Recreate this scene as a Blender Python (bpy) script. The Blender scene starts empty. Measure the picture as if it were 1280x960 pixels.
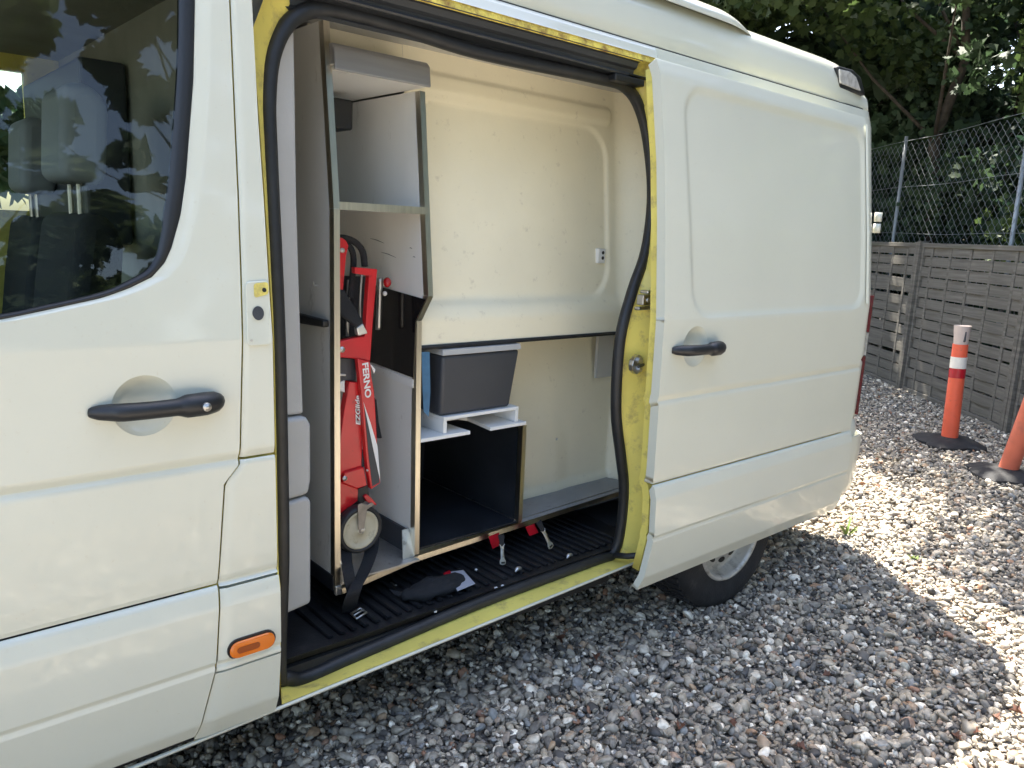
import bpy, bmesh, math, random
import numpy as np
from mathutils import Matrix, Vector
random.seed(7); rng = np.random.default_rng(7)
S = bpy.context.scene; COL = S.collection

# ------------------------------------------------------------------ camera
H = 1.55; F = 972.0
Xd = np.array([.7535, -.0924, .651]); Xd /= np.linalg.norm(Xd)
Yd = np.array([-.6558, -.1753, .7344]); Yd -= Xd*(Xd@Yd); Yd /= np.linalg.norm(Yd)
Zd = np.cross(Xd, Yd); MR = np.array([Xd, Yd, Zd]); CAM = np.array([0, 0, H])
cd = bpy.data.cameras.new('camera'); cam = bpy.data.objects.new('camera', cd); COL.objects.link(cam)
cd.sensor_width = 36; cd.lens = 36*F/1280; cd.clip_start = .05; cd.clip_end = 2000
m = Matrix.Identity(4)
for i in range(3):
    m[i][0] = MR[i][0]; m[i][1] = -MR[i][1]; m[i][2] = -MR[i][2]; m[i][3] = CAM[i]
cam.matrix_world = m; S.camera = cam

# ------------------------------------------------------------------ light
SUN_EL, SUN_AZ = math.radians(60), math.radians(61)      # azimuth from +X towards +Y
w = bpy.data.worlds.new('World'); S.world = w; w.use_nodes = True
nt = w.node_tree; nt.nodes.clear()
sky = nt.nodes.new('ShaderNodeTexSky'); sky.sky_type = 'NISHITA'; sky.sun_disc = False
sky.sun_elevation = SUN_EL; sky.sun_rotation = math.radians(90) - SUN_AZ
sky.air_density = 1.0; sky.dust_density = 3.0; sky.ozone_density = .3
bg = nt.nodes.new('ShaderNodeBackground'); bg.inputs[1].default_value = .15
wo = nt.nodes.new('ShaderNodeOutputWorld')
nt.links.new(sky.outputs[0], bg.inputs[0]); nt.links.new(bg.outputs[0], wo.inputs[0])
sl = bpy.data.lights.new('sun', 'SUN'); sl.energy = 4.6; sl.angle = math.radians(.53); sl.color = (1, .945, .85)
so = bpy.data.objects.new('sun', sl); COL.objects.link(so)
sd = Vector((math.cos(SUN_EL)*math.cos(SUN_AZ), math.cos(SUN_EL)*math.sin(SUN_AZ), math.sin(SUN_EL)))
so.rotation_euler = sd.to_track_quat('Z', 'Y').to_euler(); so.location = (6, 8, 12)
S.view_settings.view_transform = 'Standard'; S.view_settings.look = 'None'
S.view_settings.exposure = 2.25; S.view_settings.gamma = 1

# ------------------------------------------------------------------ pixel -> point helpers
def ray(x, y): return MR@np.array([x-640, y-480, F])
def on(ax, x, y, v):
    d = ray(x, y); i = 'XYZ'.index(ax); return CAM+d*((v-CAM[i])/d[i])
PZ = [.25, .31, .5, .7, 1.0, 1.28, 2.12, 2.2]
PY = [1.76, 1.745, 1.735, 1.73, 1.722, 1.72, 1.83, 1.855]
def onS(x, y, off=0):
    Y = 1.75
    for _ in range(50):
        p = on('Y', x, y, Y); Y = .5*Y+.5*(np.interp(p[2], PZ, PY)+off)
    return on('Y', x, y, Y)
def pxY(pts, Y): return [tuple(on('Y', x, y, Y)) for x, y in pts]
def pxX(pts, X): return [tuple(on('X', x, y, X)) for x, y in pts]

# ------------------------------------------------------------------ materials
def nodes(name):
    mt = bpy.data.materials.new(name); mt.use_nodes = True
    n = mt.node_tree; b = n.nodes['Principled BSDF']
    return mt, n, b
def mat(name, col, rough=.5, metal=0, var=0, vscale=6, bump=0, bscale=60, coat=0, dirt=None, dirt_amt=.0, dirt_scale=3, spec=None, stretch=(1, 1, 1)):
    mt, n, b = nodes(name)
    b.inputs['Base Color'].default_value = (*col, 1); b.inputs['Roughness'].default_value = rough
    b.inputs['Metallic'].default_value = metal
    if spec is not None: b.inputs['Specular IOR Level'].default_value = spec
    if coat: b.inputs['Coat Weight'].default_value = coat; b.inputs['Coat Roughness'].default_value = .06
    tc = n.nodes.new('ShaderNodeTexCoord'); mp = n.nodes.new('ShaderNodeMapping'); mp.inputs['Scale'].default_value = stretch
    n.links.new(tc.outputs['Object'], mp.inputs[0])
    last = None
    if var:
        t = n.nodes.new('ShaderNodeTexNoise'); t.inputs['Scale'].default_value = vscale; t.inputs['Detail'].default_value = 6
        n.links.new(mp.outputs[0], t.inputs['Vector'])
        r = n.nodes.new('ShaderNodeValToRGB'); e = r.color_ramp.elements
        e[0].position = .3; e[1].position = .72
        e[0].color = (*[max(0, c*(1-var)) for c in col], 1); e[1].color = (*[min(1, c*(1+var)) for c in col], 1)
        n.links.new(t.outputs[0], r.inputs[0]); last = r.outputs[0]
    if dirt:
        t = n.nodes.new('ShaderNodeTexNoise'); t.inputs['Scale'].default_value = dirt_scale; t.inputs['Detail'].default_value = 9; t.inputs['Roughness'].default_value = .7
        n.links.new(mp.outputs[0], t.inputs['Vector'])
        r = n.nodes.new('ShaderNodeValToRGB'); e = r.color_ramp.elements
        e[0].position = .62-dirt_amt*.5; e[0].color = (0, 0, 0, 1); e[1].position = .80-dirt_amt*.3; e[1].color = (1, 1, 1, 1)
        n.links.new(t.outputs[0], r.inputs[0])
        mx = n.nodes.new('ShaderNodeMix'); mx.data_type = 'RGBA'
        n.links.new(r.outputs[0], mx.inputs[0])
        if last: n.links.new(last, mx.inputs[6])
        else: mx.inputs[6].default_value = (*col, 1)
        mx.inputs[7].default_value = (*dirt, 1); last = mx.outputs[2]
    if last: n.links.new(last, b.inputs['Base Color'])
    if bump:
        t = n.nodes.new('ShaderNodeTexNoise'); t.inputs['Scale'].default_value = bscale; t.inputs['Detail'].default_value = 5
        n.links.new(mp.outputs[0], t.inputs['Vector'])
        bp = n.nodes.new('ShaderNodeBump'); bp.inputs['Strength'].default_value = bump; bp.inputs['Distance'].default_value = .01
        n.links.new(t.outputs[0], bp.inputs['Height']); n.links.new(bp.outputs[0], b.inputs['Normal'])
    return mt
def glass(name, tint, ior=1.5):
    mt, n, b = nodes(name); n.nodes.remove(b)
    o = n.nodes['Material Output']; tr = n.nodes.new('ShaderNodeBsdfTransparent'); tr.inputs[0].default_value = (*tint, 1)
    g = n.nodes.new('ShaderNodeBsdfGlossy'); g.inputs['Roughness'].default_value = .015
    f = n.nodes.new('ShaderNodeFresnel'); f.inputs[0].default_value = ior
    mx = n.nodes.new('ShaderNodeMixShader')
    n.links.new(f.outputs[0], mx.inputs[0]); n.links.new(tr.outputs[0], mx.inputs[1]); n.links.new(g.outputs[0], mx.inputs[2])
    n.links.new(mx.outputs[0], o.inputs[0]); return mt
M = dict(
    white=mat('white_paint', (.645, .650, .545), .36, var=.035, vscale=1.6, coat=.8, dirt=(.56, .52, .40), dirt_amt=.01, dirt_scale=85, bump=.012, bscale=7),
    yellow=mat('yellow_paint', (.80, .675, .16), .42, var=.12, vscale=5, coat=.2, dirt=(.34, .26, .11), dirt_amt=.19, dirt_scale=14, bump=.02, bscale=15),
    rust=mat('rusty_yellow', (.76, .62, .12), .6, var=.2, vscale=12, dirt=(.16, .055, .022), dirt_amt=.36, dirt_scale=20, bump=.3, bscale=60),
    rubber=mat('black_rubber', (.018, .019, .021), .5, var=.3, vscale=20, bump=.05),
    plastic=mat('black_plastic', (.014, .015, .017), .42, bump=.08, bscale=400),
    mattb=mat('rubber_mat', (.012, .013, .015), .5, var=.4, vscale=9, bump=.15, bscale=180, dirt=(.05, .047, .042), dirt_amt=.1, dirt_scale=9),
    track=mat('track_black', (.03, .034, .04), .4, var=.3, vscale=8, stretch=(.3, 6, 6), bump=.03),
    cream=mat('cream_moulding', (.87, .81, .62), .42, var=.05, vscale=3, dirt=(.60, .54, .41), dirt_amt=.04, dirt_scale=22, bump=.05, bscale=90),
    board=mat('white_board', (.80, .79, .75), .35, var=.04, vscale=4, dirt=(.33, .30, .25), dirt_amt=.02, dirt_scale=12, stretch=(1, 1, .4)),
    brightboard=mat('bright_white_board', (.80, .80, .78), .4, var=.03, dirt=(.5, .47, .4), dirt_amt=.02, dirt_scale=25),
    gboard=mat('grey_board', (.55, .55, .54), .45, var=.06, vscale=5, dirt=(.25, .24, .22), dirt_amt=.03, dirt_scale=20),
    trimgrey=mat('grey_trim', (.44, .445, .44), .5, var=.04, bump=.1, bscale=300),
    alu=mat('aluminium', (.66, .61, .50), .3, 1, var=.08, vscale=20, stretch=(8, 8, .3)),
    steel=mat('steel', (.55, .54, .52), .35, 1, var=.1, vscale=14),
    valance=mat('brushed_grey_metal', (.36, .36, .37), .42, .55, var=.06, vscale=12, stretch=(.3, 6, 6)),
    wornsteel=mat('worn_steel', (.30, .28, .26), .5, .8, var=.2, vscale=30),
    zinc=mat('zinc_plate', (.7, .7, .68), .4, .9, var=.1, vscale=20, dirt=(.25, .22, .18), dirt_amt=.1, dirt_scale=30),
    darkboard=mat('dark_laminate', (.018, .021, .026), .34, var=.3, vscale=6),
    glossblack=mat('glossy_black', (.012, .010, .010), .08),
    vinyl=mat('grey_vinyl', (.27, .28, .29), .5, var=.1, vscale=8, dirt=(.16, .15, .14), dirt_amt=.08, dirt_scale=18),
    boxgrey=mat('grey_box_plastic', (.045, .049, .058), .45, var=.08, bump=.08, bscale=200),
    red=mat('red_enamel', (.60, .014, .02), .3, var=.12, vscale=9, coat=.3, dirt=(.18, .01, .01), dirt_amt=.06, dirt_scale=30),
    redplastic=mat('red_lens', (.5, .01, .015), .12, coat=.5),
    darkred=mat('dark_red_lens', (.13, .006, .012), .15, coat=.6),
    wheelcream=mat('cream_nylon', (.50, .46, .34), .5, var=.1, vscale=12, dirt=(.22, .19, .13), dirt_amt=.12, dirt_scale=30),
    tyre=mat('tyre_rubber', (.017, .017, .018), .75, var=.3, vscale=20, bump=.2, bscale=120, dirt=(.06, .055, .05), dirt_amt=.12, dirt_scale=12),
    rim=mat('rim_silver', (.56, .54, .49), .4, .35, var=.1, vscale=12, dirt=(.12, .10, .08), dirt_amt=.2, dirt_scale=16),
    webbing=mat('black_webbing', (.016, .017, .02), .85, bump=.5, bscale=350),
    amber=mat('amber_lens', (.75, .17, .004), .15, coat=.6),
    amberdark=mat('amber_inner', (.32, .06, .004), .3),
    whiteprint=mat('white_print', (.82, .80, .78), .45),
    blackprint=mat('black_print', (.02, .02, .02), .45),
    blue=mat('blue_tape', (.04, .14, .26), .4, var=.2, vscale=30),
    paper=mat('grey_card', (.42, .43, .48), .6, var=.05),
    lens=mat('smoked_lens', (.45, .44, .42), .25, var=.25, vscale=40, coat=.4),
    orange=mat('orange_plastic', (.72, .11, .05), .5, var=.08, vscale=8, dirt=(.35, .09, .05), dirt_amt=.08, dirt_scale=20),
    fadedorange=mat('faded_orange', (.55, .13, .07), .55, var=.1, vscale=8, dirt=(.3, .10, .07), dirt_amt=.1),
    fadedwhite=mat('bleached_tip', (.52, .43, .38), .55, var=.1),
    refwhite=mat('reflective_white', (.70, .67, .60), .3, var=.08, vscale=12, dirt=(.4, .36, .3), dirt_amt=.08, dirt_scale=14),
    refred=mat('reflective_red', (.42, .008, .02), .25, var=.1, vscale=20),
    wood=mat('weathered_wood', (.145, .132, .108), .85, var=.35, vscale=7, stretch=(.25, 2, 6), bump=.4, bscale=70, dirt=(.10, .115, .06), dirt_amt=.14, dirt_scale=2.5),
    wire=mat('galvanised_wire', (.33, .35, .36), .5, .4),
    bark=mat('bark', (.07, .055, .04), .9, var=.4, vscale=12, bump=.6, bscale=30),
    seat=mat('seat_fabric', (.02, .021, .024), .85, bump=.3, bscale=200),
    seatgrey=mat('seat_vinyl', (.22, .24, .26), .6),
    cabdark=mat('cab_lining', (.30, .29, .24), .8, var=.1),
    under=mat('underbody', (.02, .02, .02), .9),
    dryleaf=mat('dry_leaf', (.13, .055, .03), .7, var=.4, vscale=30),
    weed=mat('weed_leaf', (.16, .24, .04), .6, var=.2, vscale=30),
    glass=glass('window_glass', (.80, .86, .80), 1.55),
    clear=glass('windscreen_glass', (.8, .86, .82)),
)

# ------------------------------------------------------------------ mesh helpers
def base_of(p):
    return Matrix.Translation(p.location).inverted() if p is not None and p.type == 'EMPTY' else Matrix.Identity(4)
def obj(name, vf, mt, parent=None, smooth=False, bevel=0, solid=0, recalc=True, seg=2, subs=0, auto=None):
    v, f = vf
    me = bpy.data.meshes.new(name); me.from_pydata([tuple(map(float, a)) for a in v], [], f); me.update()
    if recalc:
        b = bmesh.new(); b.from_mesh(me); bmesh.ops.recalc_face_normals(b, faces=b.faces); b.to_mesh(me); b.free()
    me.materials.append(mt if not isinstance(mt, str) else M[mt])
    o = bpy.data.objects.new(name, me); COL.objects.link(o)
    if parent is not None:
        o.parent = parent; o.matrix_parent_inverse = base_of(parent)
    if smooth:
        for p in me.polygons: p.use_smooth = True
    if auto is not None:
        for p in me.polygons: p.use_smooth = True
        me.set_sharp_from_angle(angle=math.radians(auto))
    if subs: mo = o.modifiers.new('sub', 'SUBSURF'); mo.levels = mo.render_levels = subs
    if solid:
        b = bmesh.new(); b.from_mesh(me)
        for e_ in b.edges:
            if e_.is_boundary: e_.smooth = False
        b.to_mesh(me); b.free()
    if solid: mo = o.modifiers.new('solid', 'SOLIDIFY'); mo.thickness = solid; mo.offset = -1
    if bevel:
        mo = o.modifiers.new('bevel', 'BEVEL'); mo.width = bevel; mo.segments = seg; mo.limit_method = 'ANGLE'; mo.angle_limit = .6
    return o
def thing(name, label, cat, loc=(0, 0, 0), group=None):
    o = bpy.data.objects.new(name, None); COL.objects.link(o); o.location = loc; o.empty_display_size = .1
    return tag(o, label, cat, group)
def tag(o, label, cat, group=None):
    o['label'] = label; o['category'] = cat
    if group: o['group'] = group
    return o
def structure(o): o['kind'] = 'structure'; return o
def box(x0, x1, y0, y1, z0, z1):
    v = [(x, y, z) for x in (x0, x1) for y in (y0, y1) for z in (z0, z1)]
    return v, [(0, 1, 3, 2), (4, 6, 7, 5), (0, 4, 5, 1), (2, 3, 7, 6), (0, 2, 6, 4), (1, 5, 7, 3)]
def merge(*l):
    V, Fs = [], []
    for v, f in l:
        n = len(V); V += list(v); Fs += [tuple(i+n for i in q) for q in f]
    return V, Fs
def prism(pts, vec):
    n = len(pts); v = [tuple(p) for p in pts]+[tuple(np.array(p)+np.array(vec)) for p in pts]
    f = [tuple(range(n)), tuple(range(2*n-1, n-1, -1))]+[(i, (i+1) % n, n+(i+1) % n, n+i) for i in range(n)]
    return v, f
def tube(path, r, n=8, closed=False, flat=1.0, up=(0, 0, 1)):
    P = [np.array(p, float) for p in path]; L = len(P); v = []; f = []
    rr = r if hasattr(r, '__len__') else [r]*L
    for i in range(L):
        a = P[(i-1) % L] if (closed or i > 0) else P[i]; b = P[(i+1) % L] if (closed or i < L-1) else P[i]
        t = b-a; t /= np.linalg.norm(t)+1e-12
        u = np.array(up, float)
        if abs(u@t) > .95: u = np.array((0., 1, 0)) if abs(t[1]) < .9 else np.array((1., 0, 0))
        s = np.cross(t, u); s /= np.linalg.norm(s); q = np.cross(s, t)
        for k in range(n):
            c = 2*math.pi*k/n; v.append(P[i]+rr[i]*(math.cos(c)*s+flat*math.sin(c)*q))
    for i in range(L if closed else L-1):
        for k in range(n):
            a = i*n+k; b = i*n+(k+1) % n; j = (i+1) % L
            f.append((a, b, j*n+(k+1) % n, j*n+k))
    if not closed: f += [tuple(range(n-1, -1, -1)), tuple(range((L-1)*n, L*n))]
    return v, f
def lathe(prof, c, n=48, axis='Y'):
    v, f = [], []; L = len(prof)
    for k in range(n):
        a = 2*math.pi*k/n
        for r, h in prof:
            if axis == 'Y': v.append((c[0]+r*math.cos(a), c[1]+h, c[2]+r*math.sin(a)))
            elif axis == 'Z': v.append((c[0]+r*math.cos(a), c[1]+r*math.sin(a), c[2]+h))
            else: v.append((c[0]+h, c[1]+r*math.cos(a), c[2]+r*math.sin(a)))
    for k in range(n):
        for j in range(L-1):
            f.append((k*L+j, ((k+1) % n)*L+j, ((k+1) % n)*L+j+1, k*L+j+1))
    return v, f
def grid(P):
    ny, nx = len(P), len(P[0]); v = [p for r in P for p in r]
    return v, [(j*nx+i, j*nx+i+1, (j+1)*nx+i+1, (j+1)*nx+i) for j in range(ny-1) for i in range(nx-1)]
def smoothpath(pts, n=6, closed=False):
    P = [np.array(p, float) for p in pts]; L = len(P); out = []
    for i in range(L if closed else L-1):
        p0 = P[(i-1) % L] if closed or i > 0 else P[i]; p1 = P[i]; p2 = P[(i+1) % L]; p3 = P[(i+2) % L] if closed or i < L-2 else P[i+1]
        for k in range(n):
            t = k/n
            out.append(.5*((2*p1)+(-p0+p2)*t+(2*p0-5*p1+4*p2-p3)*t*t+(-p0+3*p1-3*p2+p3)*t**3))
    if not closed: out.append(P[-1])
    return out
def sphere(c, r, n=12, sc=(1, 1, 1)):
    pr = [(math.sin(math.pi*i/n)*r, -math.cos(math.pi*i/n)*r) for i in range(n+1)]
    v, f = lathe(pr, (0, 0, 0), 2*n, 'Z')
    return [(c[0]+a*sc[0], c[1]+b*sc[1], c[2]+d*sc[2]) for a, b, d in v], f

# ------------------------------------------------------------------ ground
def gravel_ground_mat():
    mt, n, b = nodes('gravel_bed'); b.inputs['Roughness'].default_value = .9
    tc = n.nodes.new('ShaderNodeTexCoord')
    vo = n.nodes.new('ShaderNodeTexVoronoi'); vo.inputs['Scale'].default_value = 45
    n.links.new(tc.outputs['Object'], vo.inputs['Vector'])
    r = n.nodes.new('ShaderNodeValToRGB'); e = r.color_ramp.elements
    e[0].color = (.06, .055, .05, 1); e[1].color = (.40, .37, .32, 1); e[1].position = .9
    sp = n.nodes.new('ShaderNodeSeparateColor'); n.links.new(vo.outputs['Color'], sp.inputs[0]); n.links.new(sp.outputs[0], r.inputs[0])
    n.links.new(r.outputs[0], b.inputs['Base Color'])
    bp = n.nodes.new('ShaderNodeBump'); bp.inputs['Strength'].default_value = .8; bp.inputs['Distance'].default_value = .02; bp.invert = True
    n.links.new(vo.outputs['Distance'], bp.inputs['Height']); n.links.new(bp.outputs[0], b.inputs['Normal'])
    return mt
g = obj('ground', ([(-400, -400, -.012), (400, -400, -.012), (400, 400, -.012), (-400, 400, -.012)], [(0, 1, 2, 3)]), gravel_ground_mat()); structure(g)

def pebble_mat():
    mt, n, b = nodes('pebble'); b.inputs['Roughness'].default_value = .62
    at = n.nodes.new('ShaderNodeAttribute'); at.attribute_type = 'INSTANCER'; at.attribute_name = 'tone'
    r = n.nodes.new('ShaderNodeValToRGB'); cr = r.color_ramp; cr.interpolation = 'LINEAR'
    stops = [(0, (.035, .035, .038)), (.14, (.095, .093, .09)), (.33, (.17, .163, .150)), (.52, (.225, .212, .19)), (.66, (.28, .255, .215)),
             (.76, (.15, .165, .185)), (.84, (.25, .185, .13)), (.855, (.17, .09, .06)), (.875, (.30, .28, .25)), (.95, (.47, .46, .43)), (1, (.60, .59, .56))]
    cr.elements[0].position = 0; cr.elements[0].color = (*stops[0][1], 1); cr.elements[1].position = 1; cr.elements[1].color = (*stops[-1][1], 1)
    for p, c in stops[1:-1]: el = cr.elements.new(p); el.color = (*c, 1)
    n.links.new(at.outputs['Fac'], r.inputs[0])
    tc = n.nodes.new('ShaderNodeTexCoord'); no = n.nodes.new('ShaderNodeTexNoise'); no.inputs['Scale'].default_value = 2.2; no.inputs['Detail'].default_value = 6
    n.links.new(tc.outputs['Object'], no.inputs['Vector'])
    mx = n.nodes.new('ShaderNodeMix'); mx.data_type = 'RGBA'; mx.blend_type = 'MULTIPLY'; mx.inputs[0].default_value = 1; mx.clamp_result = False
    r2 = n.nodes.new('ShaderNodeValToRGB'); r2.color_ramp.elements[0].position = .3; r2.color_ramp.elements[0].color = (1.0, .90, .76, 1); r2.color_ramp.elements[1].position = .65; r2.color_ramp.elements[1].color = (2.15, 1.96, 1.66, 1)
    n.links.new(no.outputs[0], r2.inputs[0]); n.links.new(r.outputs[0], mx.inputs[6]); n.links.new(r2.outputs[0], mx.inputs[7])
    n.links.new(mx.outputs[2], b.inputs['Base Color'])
    return mt
def build_gravel():
    pm = pebble_mat(); pc = bpy.data.collections.new('pebble_shapes')
    for k in range(9):
        b = bmesh.new(); bmesh.ops.create_icosphere(b, subdivisions=2, radius=.5)
        ds = [(Vector(rng.normal(size=3)).normalized(), rng.uniform(.22, .44)) for _ in range(8)]
        for v in b.verts:
            for d, h in ds:                       # worn facets
                q = v.co.dot(d)-h
                if q > 0: v.co -= d*q*.9
            v.co += Vector(rng.normal(size=3))*.012
        me = bpy.data.meshes.new('pebble_shape'); b.to_mesh(me); b.free(); me.materials.append(pm)
        for p in me.polygons: p.use_smooth = True
        o = bpy.data.objects.new('pebble_shape', me); pc.objects.link(o)
    pts, scl, rot, tone = [], [], [], []
    def scatter(x0, x1, y0, y1, dens, size, sd, keep, zr=.017):
        n = int((x1-x0)*(y1-y0)*dens)
        p = np.column_stack([rng.uniform(x0, x1, n), rng.uniform(y0, y1, n), rng.uniform(-.012, zr, n)])
        k = keep(p[:, 0], p[:, 1]); p = p[k]; n = len(p)
        s = size*np.exp(rng.normal(0, sd, n)); s = np.clip(s, size*.45, size*2.4)
        pts.append(p); scl.append(np.column_stack([s*rng.uniform(.95, 1.5, n), s*rng.uniform(.8, 1.1, n), s*rng.uniform(.5, .85, n)]))
        rot.append(np.column_stack([rng.normal(0, .5, n), rng.normal(0, .5, n), rng.uniform(0, 6.28, n)])); tone.append(rng.uniform(0, 1, n))
    scatter(.2, 4.6, -.5, 2.3, 5200, .0190, .45, lambda x, y: (x > .2))
    scatter(.2, 4.6, -.5, 2.1, 130, .036, .22, lambda x, y: (x > .2), .02)
    scatter(4.6, 10.6, -.4, 5.4, 3000, .025, .33, lambda x, y: (y < 2.3+(x-4.6)*.62) & (y > -1.5+.1*x))
    scatter(-2.5, .2, -1.5, 1.9, 900, .024, .33, lambda x, y: x > -9)
    p = np.concatenate(pts); s = np.concatenate(scl); r = np.concatenate(rot); t = np.concatenate(tone)
    me = bpy.data.meshes.new('gravel'); me.vertices.add(len(p)); me.vertices.foreach_set('co', p.astype(np.float32).ravel())
    for nm, ty, d in (('ps', 'FLOAT_VECTOR', s), ('pr', 'FLOAT_VECTOR', r), ('tone', 'FLOAT', t)):
        a = me.attributes.new(nm, ty, 'POINT'); a.data.foreach_set('vector' if ty != 'FLOAT' else 'value', d.astype(np.float32).ravel())
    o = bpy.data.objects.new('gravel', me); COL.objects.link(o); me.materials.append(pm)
    ng = bpy.data.node_groups.new('gravel_scatter', 'GeometryNodeTree')
    ng.interface.new_socket('Geometry', in_out='INPUT', socket_type='NodeSocketGeometry'); ng.interface.new_socket('Geometry', in_out='OUTPUT', socket_type='NodeSocketGeometry')
    N = ng.nodes; gi = N.new('NodeGroupInput'); go = N.new('NodeGroupOutput')
    ip = N.new('GeometryNodeInstanceOnPoints'); ci = N.new('GeometryNodeCollectionInfo'); ci.inputs['Collection'].default_value = pc
    ci.inputs['Separate Children'].default_value = True; ci.inputs['Reset Children'].default_value = True
    ip.inputs['Pick Instance'].default_value = True
    def na(nm, dt):
        q = N.new('GeometryNodeInputNamedAttribute'); q.data_type = dt; q.inputs['Name'].default_value = nm; return q.outputs['Attribute']
    L = ng.links
    L.new(gi.outputs[0], ip.inputs['Points']); L.new(ci.outputs[0], ip.inputs['Instance'])
    e2r = N.new('FunctionNodeEulerToRotation'); L.new(na('pr', 'FLOAT_VECTOR'), e2r.inputs[0]); L.new(e2r.outputs[0], ip.inputs['Rotation'])
    L.new(na('ps', 'FLOAT_VECTOR'), ip.inputs['Scale'])
    L.new(ip.outputs[0], go.inputs[0])
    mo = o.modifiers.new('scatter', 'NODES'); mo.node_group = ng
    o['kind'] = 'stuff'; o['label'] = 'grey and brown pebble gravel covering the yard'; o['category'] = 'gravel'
build_gravel()

# ------------------------------------------------------------------ the van
van = thing('panel_van', 'white panel van repainted over yellow with its sliding side door open', 'van', (1.4, 2.7, 0))
VZ = [.27, .31, .35, .49, .497, .503, .51, .645, .685, .694, .697, .702, .71, .75, .985, .993, .999, 1.008, 1.02, 1.28, 1.6, 2.12, 2.2]
VY = [1.752, 1.738, 1.722, 1.707, 1.711, 1.711, 1.706, 1.706, 1.716, 1.722, 1.728, 1.728, 1.724, 1.7215, 1.7185, 1.721, 1.727, 1.7235, 1.72, 1.72, 1.757, 1.83, 1.855]
def VP(z): return float(np.interp(z, VZ, VY))
def rows(z0, z1, step=.014):
    n = max(2, int((z1-z0)/step)); a = set(np.round(np.linspace(z0, z1, n+1), 5)); a |= {z for z in VZ if z0 < z < z1}
    return sorted(a)
def ruled(zs, xl, xr, nx, off=lambda x, z: 0.0):
    return grid([[(x, VP(z)+off(x, z), z) for x in np.linspace(xl(z), xr(z), nx)] for z in zs])
def ss(a, b, x): t = min(1, max(0, (x-a)/(b-a))); return t*t*(3-2*t)
# front door
EZ = [.27, .332, .493, .688, .945, .985, 1.025, 1.422, 1.764, 2.021, 2.14]
EX = [.555, .574, .612, .627, .648, .683, .687, .704, .715, .724, .728]
edge = lambda z: float(np.interp(z, EZ, EX))
WZ = [1.29, 1.32, 1.341, 1.357, 1.379, 1.397, 1.42, 1.45, 1.481, 1.55, 1.634, 1.837, 2.005, 2.13]
WX = [-.40, .05, .238, .318, .42, .470, .517, .545, .561, .585, .603, .635, .652, .658]
win = lambda z: float(np.interp(z, WZ, WX))
hc = onS(181, 507)
def cup(par, cx, cz, R_, dep, off):
    prof = [(0, dep), (.35, dep*.95), (.65, dep*.72), (.85, dep*.38), (.95, dep*.10), (.985, .002), (1.0, .0003), (1.012, .0012), (1.02, .005)]
    P = [[(cx+R_*r*math.cos(a), VP(cz+R_*r*math.sin(a))*(1 if r > .9 else 0)+(VP(cz) if r <= .9 else 0)+off+d, cz+R_*r*math.sin(a)) for a in np.linspace(0, 2*math.pi, 49)] for r, d in prof]
    return obj('handle_cup', grid(P), 'white', par, smooth=True)
def hole(vf, cx, cz, R_):
    v, f = vf; v = list(v); keep, gone = [], []
    for q in f:
        mx_ = sum(v[i][0] for i in q)/len(q)-cx; mz_ = sum(v[i][2] for i in q)/len(q)-cz
        (gone if mx_*mx_+mz_*mz_ < R_*R_ else keep).append(q)
    rim = {i for q in gone for i in q} & {i for q in keep for i in q}
    for i in rim:                                   # pull the ragged border onto a true circle
        dx, dz = v[i][0]-cx, v[i][2]-cz; k = R_/math.hypot(dx, dz)
        z_ = cz+dz*k; v[i] = (cx+dx*k, v[i][1]+VP(z_)-VP(v[i][2]), z_)
    return v, keep
zsd = rows(.7005, 2.13, .011)+[]
zsd = sorted(set(zsd) | set(np.round(np.linspace(1.292, 1.5, 40), 5)))
door = obj('front_door', hole(ruled(zsd, lambda z: -.4 if z < 1.29 else win(z), edge, 84, lambda x, z: (0 if z < 1.29 else .006*(1-ss(0, .035, x-win(z))))), hc[0], hc[2], .066), 'white', van, smooth=True, solid=.03, recalc=False)
obj('door_moulding', ruled(rows(.315, .6965), lambda z: -.4, edge, 40), 'white', door, smooth=True, solid=.02, recalc=False)
wp = [(WX[i], WZ[i]) for i in range(len(WX))]
wp = [tuple(p) for p in smoothpath([(a, b) for a, b in wp], 6)]
def offs(path, d):
    out = []
    for i, p in enumerate(path):
        a = np.array(path[max(0, i-1)]); b = np.array(path[min(len(path)-1, i+1)]); t = (b-a)/np.linalg.norm(b-a)
        out.append((p[0]-t[1]*d, p[1]+t[0]*d))
    return out
def sw(z): return float(np.interp(z, [1.37, 1.55], [.010, .034]))
def band(k, dy): return [(p[0]+(q[0]-p[0])*k*sw(p[1]), VP(p[1])+dy, p[1]+(q[1]-p[1])*k*sw(p[1])) for p, q in zip(wp, offs(wp, 1.0))]
obj('window_seal', grid([band(-.03, .010), band(.35, .004), band(.85, .009), band(1.0, .018)]), 'plastic', door, smooth=True, recalc=False)
obj('window_pane', ruled(np.linspace(1.30, 2.13, 24), lambda z: -.4, lambda z: win(z)-.001, 20, lambda x, z: .014), 'glass', door, smooth=True, recalc=False)
cup(door, hc[0], hc[2], .066, .026, 0)
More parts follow.
